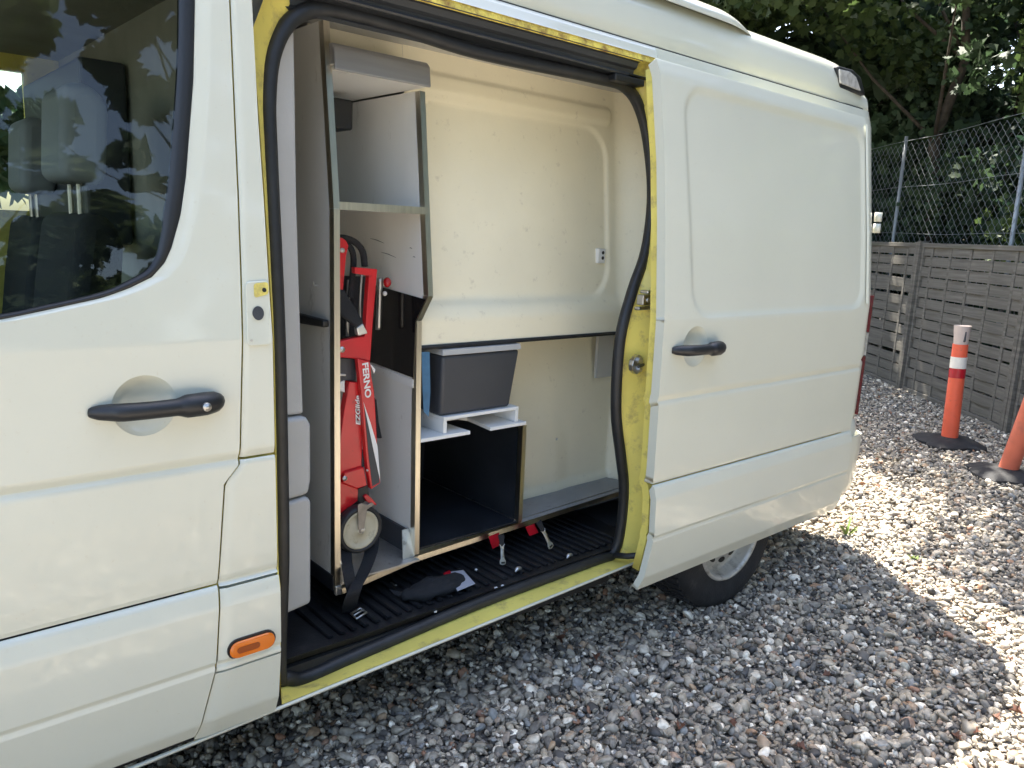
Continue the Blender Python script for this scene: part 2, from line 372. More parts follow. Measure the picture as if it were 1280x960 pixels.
def handle(root, px, off, keyat=None):
    p = [onS(x, y, off) for x, y in px]
    a, b = p[0], p[-1]; L = b[0]-a[0]; z0 = a[2]; z1 = b[2]
    prof = [(0, .002, .010), (.06, .012, .016), (.14, .022, .0185), (.22, .034, .0195), (.45, .040, .019), (.62, .038, .0195), (.70, .038, .026), (.84, .034, .0265), (.94, .024, .0235), (1, .006, .014)]
    path = [(a[0]+t*L, VP(z0)+off-h+.004, z0+(z1-z0)*t) for t, h, r in prof]
    return obj('door_handle', tube(smoothpath(path, 3), np.interp(np.linspace(0, 1, (len(prof)-1)*3+1), np.linspace(0, 1, len(prof)), [r for t, h, r in prof]), 12, flat=1.0), 'plastic', root, smooth=True)
hd = handle(door, [(112, 516), (272, 499)], 0)
kp = onS(246, 502)
hk = obj('key_cylinder', lathe([(0, -.004), (.006, -.004), (.0065, -.002), (.0085, -.003), (.0095, 0), (.0095, .01)], (kp[0], VP(kp[2])-.0625, kp[2]), 20), 'steel', hd, smooth=True)
# pillar panels between the doors
RZ = [.27, .31, .42, .678, 1.012, 1.413, 1.771, 2.14]; RX = [.775, .776, .777, .777, .773, .770, .771, .779]
redge = lambda z: float(np.interp(z, RZ, RX)); ledge = lambda z: edge(z)+.0055
for z0, z1 in ((1.0005, 2.13), (.692, .9955), (.482, .687), (.30, .477)):
    obj('pillar_panel', ruled(rows(z0, z1), ledge, redge, 10, lambda x, z: .006*(1-ss(0, .006, z-z0))*0+.005*(1-ss(0, .008, x-ledge(z)))), 'white', van, smooth=True, solid=.02, recalc=False)
obj('pillar_core', ruled(rows(.29, 2.13, .05), lambda z: edge(z)-.06, lambda z: redge(z)+.012, 6, lambda x, z: .027), 'yellow', van, smooth=True, solid=.03, recalc=False)
# latch cover plate
lp = [onS(*q) for q in ((305, 352), (334, 350), (340, 430), (308, 433))]
def rrect(p, r, n=5):   # rounded quad in 3D
    out = []
    for i in range(4):
        a, b, c = np.array(p[i-1]), np.array(p[i]), np.array(p[(i+1) % 4])
        u = (a-b)/np.linalg.norm(a-b); v = (c-b)/np.linalg.norm(c-b)
        for k in range(n+1):
            t = k/n; out.append(b+u*r*(1-t)**2+v*r*t**2)
    return out
def surf(pts, off): return [(p[0], VP(p[2])+off, p[2]) for p in pts]
plate = obj('latch_cover', prism(surf(rrect(lp, .012), -.006), (0, .005, 0)), 'white', van, bevel=.002)
cp = np.mean(lp, axis=0)
obj('yellow_corner', prism(surf(rrect([onS(*q) for q in ((315, 354), (333, 352), (334, 367), (316, 372))], .008), -.0075), (0, .001, 0)), 'yellow', plate)
def disc(c, rx, rz, off, n=20): return [(c[0]+rx*math.cos(2*math.pi*k/n), VP(c[2]+rz*math.sin(2*math.pi*k/n))+off, c[2]+rz*math.sin(2*math.pi*k/n)) for k in range(n)]
obj('latch_hole', prism(disc(onS(321, 391), .0135, .016, -.0079), (0, .001, 0)), 'boxgrey', plate)
obj('screw', prism(disc(onS(328, 362), .005, .005, -.0095), (0, .002, 0)), 'plastic', plate)
obj('screw', prism(disc(onS(313, 425), .003, .003, -.0075), (0, .001, 0)), 'steel', plate)
# amber side marker
ml = [onS(*q) for q in ((280, 807), (336, 791))]
mc = [(a+b)/2 for a, b in zip(*ml)]; Lx = ml[1][0]-ml[0][0]
def stadium(c, L, r, off, n=10, sl=0):
    out = []
    for s, a0 in ((1, -90), (-1, 90)):
        for k in range(n+1):
            a = math.radians(a0+180*k/n); x = s*(L/2-r)+r*math.cos(a); z = r*math.sin(a)
            out.append((c[0]+x, VP(c[2]+z)+off, c[2]+z+sl*x))
    return out
mk = obj('side_marker', prism(stadium(mc, Lx+.008, .026, -.004), (0, .004, 0)), 'plastic', van)
obj('lens', prism(stadium(mc, Lx, .0215, -.013), (0, .010, 0)), 'amber', mk, bevel=.006, seg=3, auto=50)
obj('lens_mark', prism(stadium((mc[0]-.012, 0, mc[2]), Lx*.5, .008, -.0140), (0, .0006, 0)), 'amberdark', mk)
# sill
def zs_(x): return .278+.0265*(x-.455)
sv = []
for x in np.linspace(-.5, 2.6, 30):
    z = zs_(x); sv.append([(x, 1.80, z-.03), (x, 1.765, z-.006), (x, 1.752, z), (x, 1.744, z+.009), (x, 1.746, z+.0125), (x, 1.752, z+.013)])
obj('sill', grid([list(r) for r in zip(*sv)]), 'white', van, smooth=True)
# door seal loop
sp = [(349, 835), (352, 700), (350, 560), (346, 400), (337, 200), (335, 120), (343, 62), (368, 22), (410, 13), (500, 35), (600, 66), (740, 96), (783, 110), (803, 145), (813, 200), (815, 255), (807, 315), (790, 365), (775, 425), (770, 510), (776, 570), (780, 610), (776, 660), (766, 692), (740, 702), (600, 753), (450, 817), (385, 846), (360, 848)]
seal3 = [onS(x, y, .09) for x, y in sp]
seal_path = smoothpath(seal3, 5, True)
obj('door_seal', tube(seal_path, .0205, 10, True, up=(0, 1, 0)), 'rubber', van, smooth=True)
obj('seal_lip', tube([p+np.array((0, -.012, 0)) for p in seal_path], .006, 6, True, up=(0, 1, 0)), 'rubber', van, smooth=True)
# yellow frame between skin and seal
def outer(p):
    x, y, z = p
    xf = .779; xr = 2.236; zb = zs_(x)+.0145; zt = 2.150
    if abs(x-.8) < .09 and .42 < z < 1.98: return (xf, z)
    if x > 2.0 and .42 < z < 2.0: return (xr, z)
    if z > 1.9: return (min(max(xf, x+(x-1.5)*.04), xr), zt)
    return (min(max(xf, x+(x-1.5)*.045), xr), zb)
ro, r1, r2, r3 = [], [], [], []
for p in seal_path:
    ox, oz = outer(p); y0 = (1.90 if oz > 2.1 and .9 < ox < 2.12 else VP(min(oz, 2.15))+.012) if oz > .4 else 1.750
    a = np.array((ox, y0, oz)); b = p+np.array((0, .012, 0))
    ro.append(a); r1.append(a*.86+b*.14+np.array((0, .026 if oz > .4 else .004, 0))); lo_ = np.array((0, .0, -.010 if oz < .4 else 0)); r2.append(a*.35+b*.65+np.array((0, .004, 0))+lo_); r3.append(b+lo_*1.3)
for L_ in (ro, r1, r2, r3): L_.append(L_[0])
fr = obj('door_frame', grid([ro, r1, r2, r3]), 'yellow', van, smooth=True)
# rear post details: lock catch, striker, bolts, hinge roller
def onpost(x, y, off): return onS(x, y, off)
q = onpost(811, 379, .03)
c0 = obj('lock_catch', merge(box(q[0]-.045, q[0]+.045, q[1]-.012, q[1]+.02, q[2]-.006, q[2]+.030), box(q[0]-.03, q[0]+.05, q[1]-.018, q[1]+.02, q[2]+.034, q[2]+.046), box(q[0]-.055, q[0]+.055, q[1]-.004, q[1]+.02, q[2]-.024, q[2]-.012)), 'steel', fr, bevel=.004)
obj('bolt', lathe([(0, -.004), (.008, -.003), (.009, .004)], (q[0]-.02, q[1]-.013, q[2]+.012), 12), 'zinc', c0)
q = onpost(794, 455, .045)
st = obj('striker', prism([(q[0]+.042*math.cos(a), q[1]-.014+.010*math.cos(a), q[2]+.036*math.sin(a)*(1 if i % 2 else .93)) for i, a in enumerate(np.linspace(0, 2*math.pi, 12, endpoint=False))], (0, .02, 0)), 'steel', fr, bevel=.002)
obj('bolt', lathe([(0, -.012), (.010, -.011), (.012, 0)], (q[0]-.003, q[1]-.014, q[2]+.016), 6), 'zinc', st)
obj('bolt', lathe([(0, -.012), (.010, -.011), (.012, 0)], (q[0]+.004, q[1]-.014, q[2]-.017), 6), 'zinc', st)
obj('pin', tube([(q[0]-.03, q[1]-.04, q[2]-.001), (q[0]+.02, q[1]-.02, q[2]-.001)], .006, 8), 'plastic', st)
for x, y in ((827, 407), (826, 418)):
    q = onpost(x, y, -.0); obj('plug', lathe([(0, -.003), (.005, -.002), (.006, .006)], (q[0]-.015, q[1]+.006, q[2]), 10), 'plastic', fr)
for y in (175, 186):
    q = onpost(823, y, .02); obj('buffer', lathe([(0, -.045), (.006, -.04), (.01, -.015), (.022, 0), (.022, .01)], (q[0]+.01, q[1], q[2]), 12), 'rubber', fr, smooth=True)
q = onpost(803, 648, .05)
obj('lower_catch', merge(box(q[0]-.03, q[0]+.02, q[1]-.02, q[1]+.02, q[2]-.045, q[2]+.045), box(q[0]-.05, q[0], q[1]-.03, q[1]+.01, q[2]-.015, q[2]+.012)), 'plastic', fr, bevel=.006)
a, b = on('Y', 768, 694, 1.80), on('Y', 801, 694, 1.70)
obj('roller_arm', tube([tuple(a), tuple((a+b)/2+np.array((0, 0, -.004))), tuple(b)], .012, 8), 'rubber', fr, smooth=True)
# rubber-black weather flap spots on post, header track
def ext(profile, x0, x1, n=2):
    return merge(grid([[(x, y, z) for x in np.linspace(x0, x1, n)] for y, z in profile]))
tr = obj('upper_track', ext([(1.846, 2.150), (1.842, 2.138), (1.862, 2.134), (1.868, 2.118), (1.880, 2.112), (1.884, 2.092), (1.915, 2.085), (1.916, 2.070), (1.902, 2.058), (1.912, 2.050)], .86, 2.16), 'track', van)
obj('track_rail', tube([(.93, 1.872, 2.098), (2.12, 1.872, 2.092)], .006, 6), 'track', tr)
obj('track_end', merge(box(2.05, 2.20, 1.862, 1.90, 2.062, 2.085), box(2.12, 2.23, 1.868, 1.89, 2.090, 2.098)), 'plastic', tr, bevel=.004)
obj('header_strip', ext([(1.8465, 2.161), (1.8435, 2.150), (1.842, 2.140), (1.848, 2.135)], .78, 2.236, 60), 'rust', van)
obj('header_panel', grid([[(x, y, z) for x in np.linspace(-.4, 3.84, 40)] for y, z in ((1.842, 2.158), (1.846, 2.166), (1.852, 2.184), (1.858, 2.197), (1.875, 2.200))]), 'white', van, smooth=True)
obj('door_top_frame', grid([[(x, VP(z)+.001, z) for x in np.linspace(-.4, .78, 6)] for z in (2.131, 2.14, 2.157)]), 'white', van, smooth=True)
# roof
rp = [(1.876, 2.207), (1.872, 2.212), (1.874, 2.25), (1.884, 2.31), (1.902, 2.352), (1.93, 2.385), (1.975, 2.408), (2.08, 2.43), (2.3, 2.455), (2.72, 2.468)]
full = rp+[(2*2.72-y, z) for y, z in rp[-2::-1]]
def roofx(x):
    k = ss(3.55, 3.93, x)
    return [(x, 2.72+(y-2.72)*(1-.02*k), 2.2+(z-2.2)*(1-.45*k**2)) for y, z in full]
roof = obj('roof', grid([list(r) for r in zip(*[roofx(x) for x in list(np.linspace(-.9, 3.5, 20))+list(np.linspace(3.55, 3.92, 14))])]), 'white', van, smooth=True)
obj('roof_gap', tube([(-.4, 1.882, 2.203), (3.84, 1.882, 2.203)], .007, 6), 'plastic', roof)
e = roofx(3.92); obj('roof_end', ([(3.92, y, z) for x, y, z in e]+[(3.95, y, 2.12) for x, y, z in e], [(i, i+1, len(e)+i+1, len(e)+i) for i in range(len(e)-1)]), 'white', roof, smooth=True)
# roof ridge that ends in a rounded nose
rg = []
for x in list(np.linspace(-.4, 2.55, 16))+list(np.linspace(2.6, 2.93, 16)):
    k = math.sqrt(max(0.0, 1-ss(2.62, 2.93, x)**1.5))
    cy, cz = 1.965, 2.395
    rg.append([(x, cy+.075*math.cos(a)*(.55+.45*k)-.01*k, cz+.042*k*math.sin(a)+.0*k-.012*(1-k)+.02*math.cos(a)) for a in np.linspace(math.pi*1.05, -.05, 12)])
obj('roof_ridge', grid([list(r) for r in zip(*rg)]), 'white', roof, smooth=True)
# rear warning lamp in the roof corner
wl = pxY([(1046, 82), (1047, 110), (1080, 120), (1074, 96), (1064, 87)], 1.885)
pod = obj('warning_lamp', prism([(x, y-.012, z) for x, y, z in wl], (0, .16, 0)), 'plastic', roof, bevel=.012, seg=3)
obj('lens', prism(pxY([(1050, 86), (1051, 104), (1077, 114), (1071, 96), (1063, 89)], 1.868), (0, .01, 0)), 'lens', pod, bevel=.006, seg=2)
# rear quarter with rounded corner
cols = [(x, 0) for x in np.linspace(2.236, 3.80, 30)]+[(3.84, .002), (3.875, .010), (3.90, .025), (3.915, .05), (3.925, .09), (3.935, .16), (3.945, .35), (3.95, .98)]
def qrow(z):
    return [(x, VP(z)+d, z) for x, d in cols]
def arch(x, z): return (x-2.81)**2+(z-.346)**2 < .385**2
zq = rows(.33, 2.195, .03); G = grid([qrow(z) for z in zq])
G = (G[0], [f for f in G[1] if not all(arch(G[0][i][0], G[0][i][2]) and G[0][i][1] < 1.9 for i in f)])
obj('rear_quarter', G, 'white', van, smooth=True, solid=.012, recalc=False)
obj('wheel_arch', ext([(1.72, 0), (2.25, 0)], 0, 1) if False else grid([[(2.81+.385*math.cos(a), y, .346+.385*math.sin(a)) for a in np.linspace(-.15, math.pi+.15, 24)] for y in (1.722, 1.99)]), 'under', van, smooth=True)
tl = obj('tail_lamp', merge(*[prism([(x, VP((z0+z1)/2)+d-.012, z) for (x, d) in ((3.862, .004), (3.90, .022), (3.925, .05), (3.943, .10)) for z in (z0,)]+[(x, VP((z0+z1)/2)+d-.012, z) for (x, d) in ((3.943, .10), (3.925, .05), (3.90, .022), (3.862, .004)) for z in (z1,)], (.004, .03, 0)) for z0, z1 in ((1.14, 1.32), (.72, 1.02))]), 'darkred', van, bevel=.004)
obj('lamp_white', prism([(3.864, VP(1.08)-.006, 1.025), (3.935, VP(1.08)+.075, 1.025), (3.935, VP(1.08)+.075, 1.135), (3.864, VP(1.08)-.006, 1.135)], (.004, .03, 0)), 'lens', tl)
obj('rear_bumper', grid([[(x, VP(max(.33, z))+d-.02, z) for x, d in ((3.60, .02), (3.82, .0), (3.90, .01), (3.95, .05), (3.985, .12), (4.0, .3), (4.0, 1.0))] for z in (.32, .36, .50, .56, .60, .62)]), 'white', van, smooth=True, solid=.01, recalc=False)
hq = obj('rear_hinge', merge(*[tube([(3.965, 1.79, z), (3.965, 1.79, z+.045)], .018, 10) for z in (1.625, 1.68)]), 'white', van, smooth=True)
# far side, floor, rear, nose
obj('far_side', merge(box(.79, 3.93, 3.66, 3.70, .33, 2.2)), 'white', van, bevel=.01)
obj('rear_doors', box(3.93, 3.96, 2.3, 3.60, .55, 2.2), 'white', van, bevel=.01)
obj('chassis', box(-1.4, 2.2, 1.86, 3.62, .22, .27), 'under', van)
obj('rear_chassis', box(2.2, 3.88, 2.26, 3.62, .30, .44), 'under', van)
obj('front_wing', ruled(rows(.72, 1.28, .1), lambda z: -1.55+.2*(z-.7), lambda z: -.405, 8, lambda x, z: .22*ss(-.8, -1.7, x)), 'white', van, smooth=True, solid=.02, recalc=False)
obj('nose', prism([(-1.56, 0, .4), (-1.6, 0, .95), (-1.45, 0, 1.15), (-.95, 0, 1.30), (-.9, 0, .4)], (0, 1, 0)) if False else ([(x, y, z) for y in (1.95, 3.5) for x, z in ((-1.56, .4), (-1.6, .95), (-1.45, 1.15), (-.95, 1.29), (-.9, .4))], [(0, 1, 2, 3, 4), (9, 8, 7, 6, 5), (0, 5, 6, 1), (1, 6, 7, 2), (2, 7, 8, 3), (3, 8, 9, 4), (4, 9, 5, 0)]), 'white', van, bevel=.05, seg=3)
obj('windscreen', ([(-.92, 1.86, 1.30), (-.92, 3.58, 1.30), (-.42, 3.50, 2.22), (-.42, 1.94, 2.22)], [(0, 1, 2, 3)]), 'clear', van)
obj('windscreen_pillar', tube([(-.92, 1.80, 1.27), (-.40, 1.88, 2.22)], .045, 8), 'white', van, smooth=True)
obj('windscreen_pillar', tube([(-.92, 3.64, 1.27), (-.40, 3.56, 2.22)], .045, 8), 'white', van, smooth=True)
# wheels
def wheel(cx, y0, sgn, parent):
    c = (cx, y0, .340); R = .352; s = sgn
    pr = [(.215, .012), (.222, .004), (.235, 0), (.27, -.006), (.31, -.004), (.335, .008), (.347, .025), (R, .05), (R, .19), (.335, .225), (.25, .23), (.215, .20)]
    t = obj('wheel', lathe([(r, s*h) for r, h in pr], c, 64), 'tyre', parent, smooth=True)
    gv = []
    for k in range(60):
        a = 2*math.pi*k/60
        for h0, h1, ro_ in ((.034, .105, .0), (.115, .185, .05)):
            a0, a1 = a+ro_, a+ro_+.052
            P4 = [(c[0]+(R-.004)*math.cos(x), c[1]+s*h, c[2]+(R-.004)*math.sin(x)) for x, h in ((a0, h0), (a1, h0), (a1+.02, h1), (a0+.02, h1))]
            am = (a0+a1)/2; gv.append(prism(P4, (.010*math.cos(am), 0, .010*math.sin(am))))
    obj('tread_block', merge(*gv), 'tyre', t)['kind'] = 'stuff'
    rm = obj('rim', lathe([(r, s*h) for r, h in [(.222, .006), (.216, -.004), (.206, -.002), (.200, .015), (.192, .05), (.175, .060), (.160, .045), (.12, .040), (.095, .022), (.085, -.004), (.06, -.008), (0, -.008)]], c, 64), 'rim', t, smooth=True)
    for k in range(12):
        a = 2*math.pi*k/12
        cx_, cz_ = c[0]+.143*math.cos(a), c[2]+.143*math.sin(a)
        pts = [(cx_+.022*math.cos(b)*-math.sin(a)*1.0+.012*math.sin(b)*math.cos(a), c[1]+s*.040, cz_+.022*math.cos(b)*math.cos(a)+.012*math.sin(b)*math.sin(a)) for b in np.linspace(0, 6.283, 14, endpoint=False)]
        obj('vent_hole', prism(pts, (0, s*.006, 0)), 'under', rm)
    for k in range(6):
        a = 2*math.pi*k/6; obj('wheel_nut', lathe([(0, -s*.02), (.011, -s*.018), (.013, 0)], (c[0]+.072*math.cos(a), c[1]-s*.006, c[2]+.072*math.sin(a)), 6), 'steel', rm)
    return t
wheel(2.81, 1.705, 1, van); wheel(2.81, 3.70, -1, van); wheel(-.87, 1.76, 1, van); wheel(-.87, 3.66, -1, van)

# ---- sliding door
sroot = None
DO = -.105
SZ = [.29, .31, .40, .5, .72, 1.0, 1.28, 1.8, 2.13]; SX = [2.10, 2.107, 2.118, 2.128, 2.118, 2.106, 2.100, 2.116, 2.103]
sfe = lambda z: float(np.interp(z, SZ, SX)); sre = lambda z: float(np.interp(z, [.28, .7, 1.3, 2.13], [3.576, 3.592, 3.598, 3.585]))
hc2 = onS(869, 433, DO)
def rrsd(x, z, x0, x1, z0, z1, r):
    dx = abs(x-(x0+x1)/2)-(x1-x0)/2+r; dz = abs(z-(z0+z1)/2)-(z1-z0)/2+r
    return math.hypot(max(dx, 0), max(dz, 0))+min(max(dx, dz), 0)-r
def soff(x, z):
    d = rrsd(x, z, 2.235+.04*(2.05-z), 3.545, 1.285, 2.055, .10)
    return DO+.008*ss(.010, -.010, d)+.016*ss(2.07, 2.14, z)
sdoor = obj('sliding_door', hole(ruled(rows(.7005, 2.125, .0125), sfe, sre, 130, soff), hc2[0], hc2[2], .072), 'white', van, smooth=True, solid=.035, recalc=False)
obj('door_moulding', ruled([z for z in rows(.298, .6965)], sfe, sre, 60, lambda x, z: DO+(.002 if z < .5 else 0)), 'white', sdoor, smooth=True, solid=.025, recalc=False)
obj('inner_skin', ruled(rows(.36, 2.10, .1), lambda z: sfe(z)+.012, lambda z: sre(z)-.02, 4, lambda x, z: DO+.040), 'yellow', sdoor, smooth=True, solid=.03, recalc=False)
cup(sdoor, hc2[0], hc2[2], .072, .026, DO)
handle(sdoor, [(840, 438), (897, 433)], DO)
obj('rear_edge_trim', grid([[(sre(z)+dx, VP(z)+DO+dy, z) for z in rows(1.30, 2.09, .06)] for dx, dy in ((-.03, -.004), (-.022, -.010), (-.012, -.010), (-.004, -.002))]), 'white', sdoor, smooth=True)
obj('centre_rail', box(2.30, 3.80, 1.712, 1.722, 1.235, 1.275), 'plastic', van)

# ---- cab interior
obj('bulkhead', box(.76, .80, 1.93, 3.66, .36, 2.2), 'cabdark', van)
obj('cab_floor', box(-1.2, .76, 1.80, 3.66, .40, .44), 'under', van)
obj('headlining', box(-.45, .76, 1.90, 3.62, 2.12, 2.15), 'cabdark', van)
obj('dashboard', ([(x, y, z) for y in (1.85, 3.6) for x, z in ((-1.0, .5), (-1.0, 1.25), (-.85, 1.30), (-.55, 1.22), (-.5, .95), (-.6, .6))], [(0, 1, 2, 3, 4, 5), (11, 10, 9, 8, 7, 6)]+[(i, (i+1) % 6, 6+(i+1) % 6, 6+i) for i in range(6)]), 'plastic', van, bevel=.03)
# far door with window opening, its yellow inner frame shows
FY = 3.62
fw = [tuple(on('Y', x, y, FY)) for x, y in ((31, 230), (36, 180), (33, 130), (24, 100), (0, 82))]
zb, ztop = 1.30, 2.10
xr_ = fw[1][0]
obj('far_door', merge(box(-.6, .79, FY, FY+.06, .42, 1.54), box(xr_+.0, .79, FY, FY+.06, 1.54, 2.2), box(-.6, xr_+.02, FY+.002, FY+.058, 2.06, 2.2)), 'yellow', van, bevel=.01)
obj('far_window_pane', box(-.6, xr_, FY+.03, FY+.036, 1.54, 2.06), 'glass', van)
obj('far_door_trim', box(-.6, .45, FY-.05, FY-.002, .44, 1.18), 'plastic', van, bevel=.02)
def seat(cx, cy, dz):
    def up(l): return [(x, y, z+dz) for x, y, z in l]
    b = obj('seat', prism(up([(cx-.25, cy-.24, .78), (cx+.22, cy-.24, .74), (cx+.22, cy-.24, .90), (cx-.25, cy-.24, .93)]), (0, .48, 0)), 'seat', van, bevel=.05, seg=4, auto=60)
    obj('seat_back', prism(up([(cx+.16, cy-.24, .85), (cx+.30, cy-.24, .85), (cx+.36, cy-.20, 1.42), (cx+.34, cy-.18, 1.50), (cx+.26, cy-.18, 1.50), (cx+.22, cy-.22, 1.3)]), (0, .48, 0)), 'seat', b, bevel=.05, seg=4, auto=60)
    obj('headrest', prism(up([(cx+.23, cy-.13, 1.58), (cx+.34, cy-.13, 1.57), (cx+.36, cy-.12, 1.78), (cx+.32, cy-.11, 1.83), (cx+.25, cy-.11, 1.82)]), (0, .26, 0)), 'seatgrey', b, bevel=.045, seg=4, auto=60)
    for d in (-.05, .05): obj('headrest_rod', tube(up([(cx+.29, cy+d, 1.45), (cx+.29, cy+d, 1.62)]), .007, 8), 'steel', b)
hq_ = on('Y', 92, 170, 2.40); seat(hq_[0]-.295, 2.40, hq_[2]-1.70); seat(hq_[0]-.25, 3.2, hq_[2]-1.72)
for a_, b_ in (((166, 200), (172, 262)), ((183, 203), (184, 245)), ((200, 199), (202, 228))):
    p_, q_ = on('Y', *a_, 3.0), on('Y', *b_, 3.0); obj('grab_rail', box(p_[0]-.012, p_[0]+.012, 2.99, 3.03, q_[2]-.3, p_[2]), 'alu', van, bevel=.004)
obj('cab_cabinet', box(.62, .75, 2.70, 3.55, 1.45, 2.0), 'boxgrey', van, bevel=.01)
obj('seat_belt', prism([(.62, 1.86, 1.50), (.62, 1.885, 1.50), (.50, 2.05, .95), (.50, 2.02, .95)], (.045, 0, .01)), 'webbing', van)

# ---- locker lining inside the side door
tx0 = [(.822, .47), (.965, .47), (.962, 1.02), (.955, 1.03), (.945, 1.2), (.93, 1.6), (.915, 2.05), (.80, 2.05)]
obj('pillar_trim', prism([(x, 1.935, z) for x, z in ((.80, 1.03), (.955, 1.03), (.95, 1.2), (.94, 1.6), (.935, 2.10), (.80, 2.10))], (0, .03, 0)), 'trimgrey', van, bevel=.008)
obj('pillar_trim', prism([(x, 1.920, z) for x, z in ((.80, .785), (.962, .80), (.970, .84), (.970, 1.00), (.958, 1.025), (.80, 1.025))], (0, .045, 0)), 'trimgrey', van, bevel=.012, seg=3)
obj('pillar_trim', prism([(x, 1.920, z) for x, z in ((.80, .452), (.90, .458), (.968, .468), (.970, .78), (.955, .795), (.80, .775))], (0, .045, 0)), 'trimgrey', van, bevel=.012, seg=3)
def upw(x, z):      # cream upper wall, recessed rounded panel, curls forward at the rear
    y = 2.135+.11*max(0, z-1.28)
    y -= .035*ss(1.33, 1.24, z)
    d = rrsd(x, z, .9, 2.40, 1.30, 1.965-.0*(x), .13)
    y += .012*ss(.008, -.008, d)
    d2 = rrsd(x, z, 1.2, 2.42, 1.985, 2.045, .02); y -= .014*ss(.006, -.008, d2)
    y -= .26*ss(2.44, 2.66, x)
    return y
xs = sorted(set(np.round(np.concatenate([np.linspace(1.443, 2.3, 60), np.linspace(2.3, 2.72, 60)]), 4)))
uw = obj('wall_lining', grid([[(x, upw(x, z), z) for x in xs] for z in np.linspace(1.165, 2.12, 110)]), 'cream', van, smooth=True, recalc=False)
obj('wall_lining', grid([[(x, upw(1.5, z), z) for x in np.linspace(1.117, 1.442, 6)] for z in np.linspace(1.98, 2.114, 30)]), 'cream', van, smooth=True, recalc=False)
obj('edge_rubber', tube([(1.445, 2.098, 1.160), (1.9, 2.098, 1.160), (2.5, 2.098, 1.160)], .008, 6, flat=1.0), 'rubber', uw)
obj('lining_underside', grid([[(x, y, 1.158) for x in (1.44, 2.55)] for y in (2.10, 2.30)]), 'gboard', uw)
def loww(x, z):
    y = 2.285+.02*ss(.9, 1.1, z)-.015*ss(.50, .46, z)
    y -= .012*ss(.02, -.02, abs(z-.80)-.02*math.sin(x*3))*ss(1.95, 2.0, x)*0
    y += .012*ss(.02, -.02, rrsd(x, z, 2.51, 2.63, .92, 1.4, .02))
    y -= .010*ss(.05, -.05, rrsd(x, z, 1.0, 2.33, .3, .80, .15))
    y -= .33*ss(2.62, 2.74, x)
    return y
lw = obj('wall_lining', grid([[(x, loww(x, z), z) for x in np.linspace(1.905, 2.74, 100)] for z in np.linspace(.455, 1.157, 70)]), 'cream', van, smooth=True, recalc=False)
obj('grey_insert', box(2.52, 2.62, 2.285, 2.300, .93, 1.15), 'gboard', lw)
obj('screw', sphere((2.28, 2.268, .69), .006, 6, (1, .5, 1)), 'zinc', lw)
sq = on('Y', 757, 320, 2.135)
sk = obj('socket', box(sq[0]-.023, sq[0]+.018, upw(sq[0], sq[2])-.016, upw(sq[0], sq[2])+.02, sq[2]-.030, sq[2]+.028), 'brightboard', uw, bevel=.003)
for dz in (-.009, .012): obj('socket_hole', lathe([(0, -.0015), (.007, -.001), (.007, .002)], (sq[0]+.002, upw(sq[0], sq[2])-.0165, sq[2]+dz), 10), 'blackprint', sk)
obj('locker_ceiling', box(.80, 2.70, 1.94, 3.0, 2.115, 2.135), 'gboard', van)
obj('locker_back', box(.80, 2.70, 2.76, 2.78, .36, 2.115), 'gboard', van)
obj('locker_end', box(2.74, 2.76, 1.93, 2.76, .34, 2.115), 'gboard', van)
obj('raised_floor', box(1.44, 2.68, 2.11, 2.76, .425, .455), 'vinyl', van)
obj('floor_riser', box(.80, 2.68, 2.40, 2.42, .33, .424), 'mattb', van)
obj('step_floor', box(.80, 2.68, 1.842, 2.40, .315, .340), 'under', van)

# ------------------------------------------------------------------ rubber mat on the step
mat_t = thing('rubber_mat', 'black ribbed rubber mat lying on the doorstep of the van', 'mat', (1.5, 2.1, .34))
mv = grid([[(x, y, .347+.025*ss(1.845, 1.835, y)+.02*ss(.85, .83, x)+.006*math.sin(x*9)*math.sin(y*14)*ss(1.3, 1.0, x)) for x in np.linspace(.815, 2.40, 90)] for y in np.linspace(1.832, 2.398, 40)])
mo_ = obj('mat_sheet', mv, 'mattb', mat_t, smooth=True, recalc=False)
for k in range(33):
    x = 1.02+k*.040
    o = obj('rib', prism([(x-.009, 1.90, .351), (x+.009, 1.90, .351), (x+.005, 1.90, .3575), (x-.005, 1.90, .3575)], (0, .42, 0)), 'mattb', mat_t)
# ------------------------------------------------------------------ shelving unit
shelf = thing('shelving_unit', 'white board locker cabinet with metal edges built inside the side door', 'cabinet', (1.5, 2.4, .42))
LP = [(2.024, .43), (2.036, 1.59), (2.100, 2.10)]; RPf = [(2.068, .44), (2.086, 1.25), (2.026, 1.337), (2.098, 1.96)]
def yz(pr, back=2.74): return pr+[(back, pr[-1][1]), (back, pr[0][1])]
lpn = obj('side_panel', prism([(1.100, y, z) for y, z in yz(LP)], (.016, 0, 0)), 'board', shelf)
rpn = obj('side_panel', prism([(1.425, y, z) for y, z in yz(RPf)], (.016, 0, 0)), 'board', shelf)
def trim(x0, x1, a, b, par, name='edge_trim', mt='alu'):
    (y0, z0), (y1, z1) = a, b
    return obj(name, merge(prism([(x, y0-.004, z0) for x in (x0, x1)]+[(x, y1-.004, z1) for x in (x1, x0)], (0, .003, 0)),
        prism([(x0-.0022, y0-.004, z0), (x0-.0022, y0+.022, z0), (x0-.0022, y1+.022, z1), (x0-.0022, y1-.004, z1)], (.002, 0, 0))), mt, par)
for a, b in zip(LP[:-1], LP[1:]): trim(1.100, 1.117, a, (b[0], b[1]-.002), lpn)
for a, b in zip(RPf[:-1], RPf[1:]): trim(1.425, 1.442, (a[0], a[1]+.001), (b[0], b[1]-.001), rpn)
obj('kick_strip', box(1.0955, 1.0995, 2.03, 2.74, .425, .475), 'darkboard', lpn)
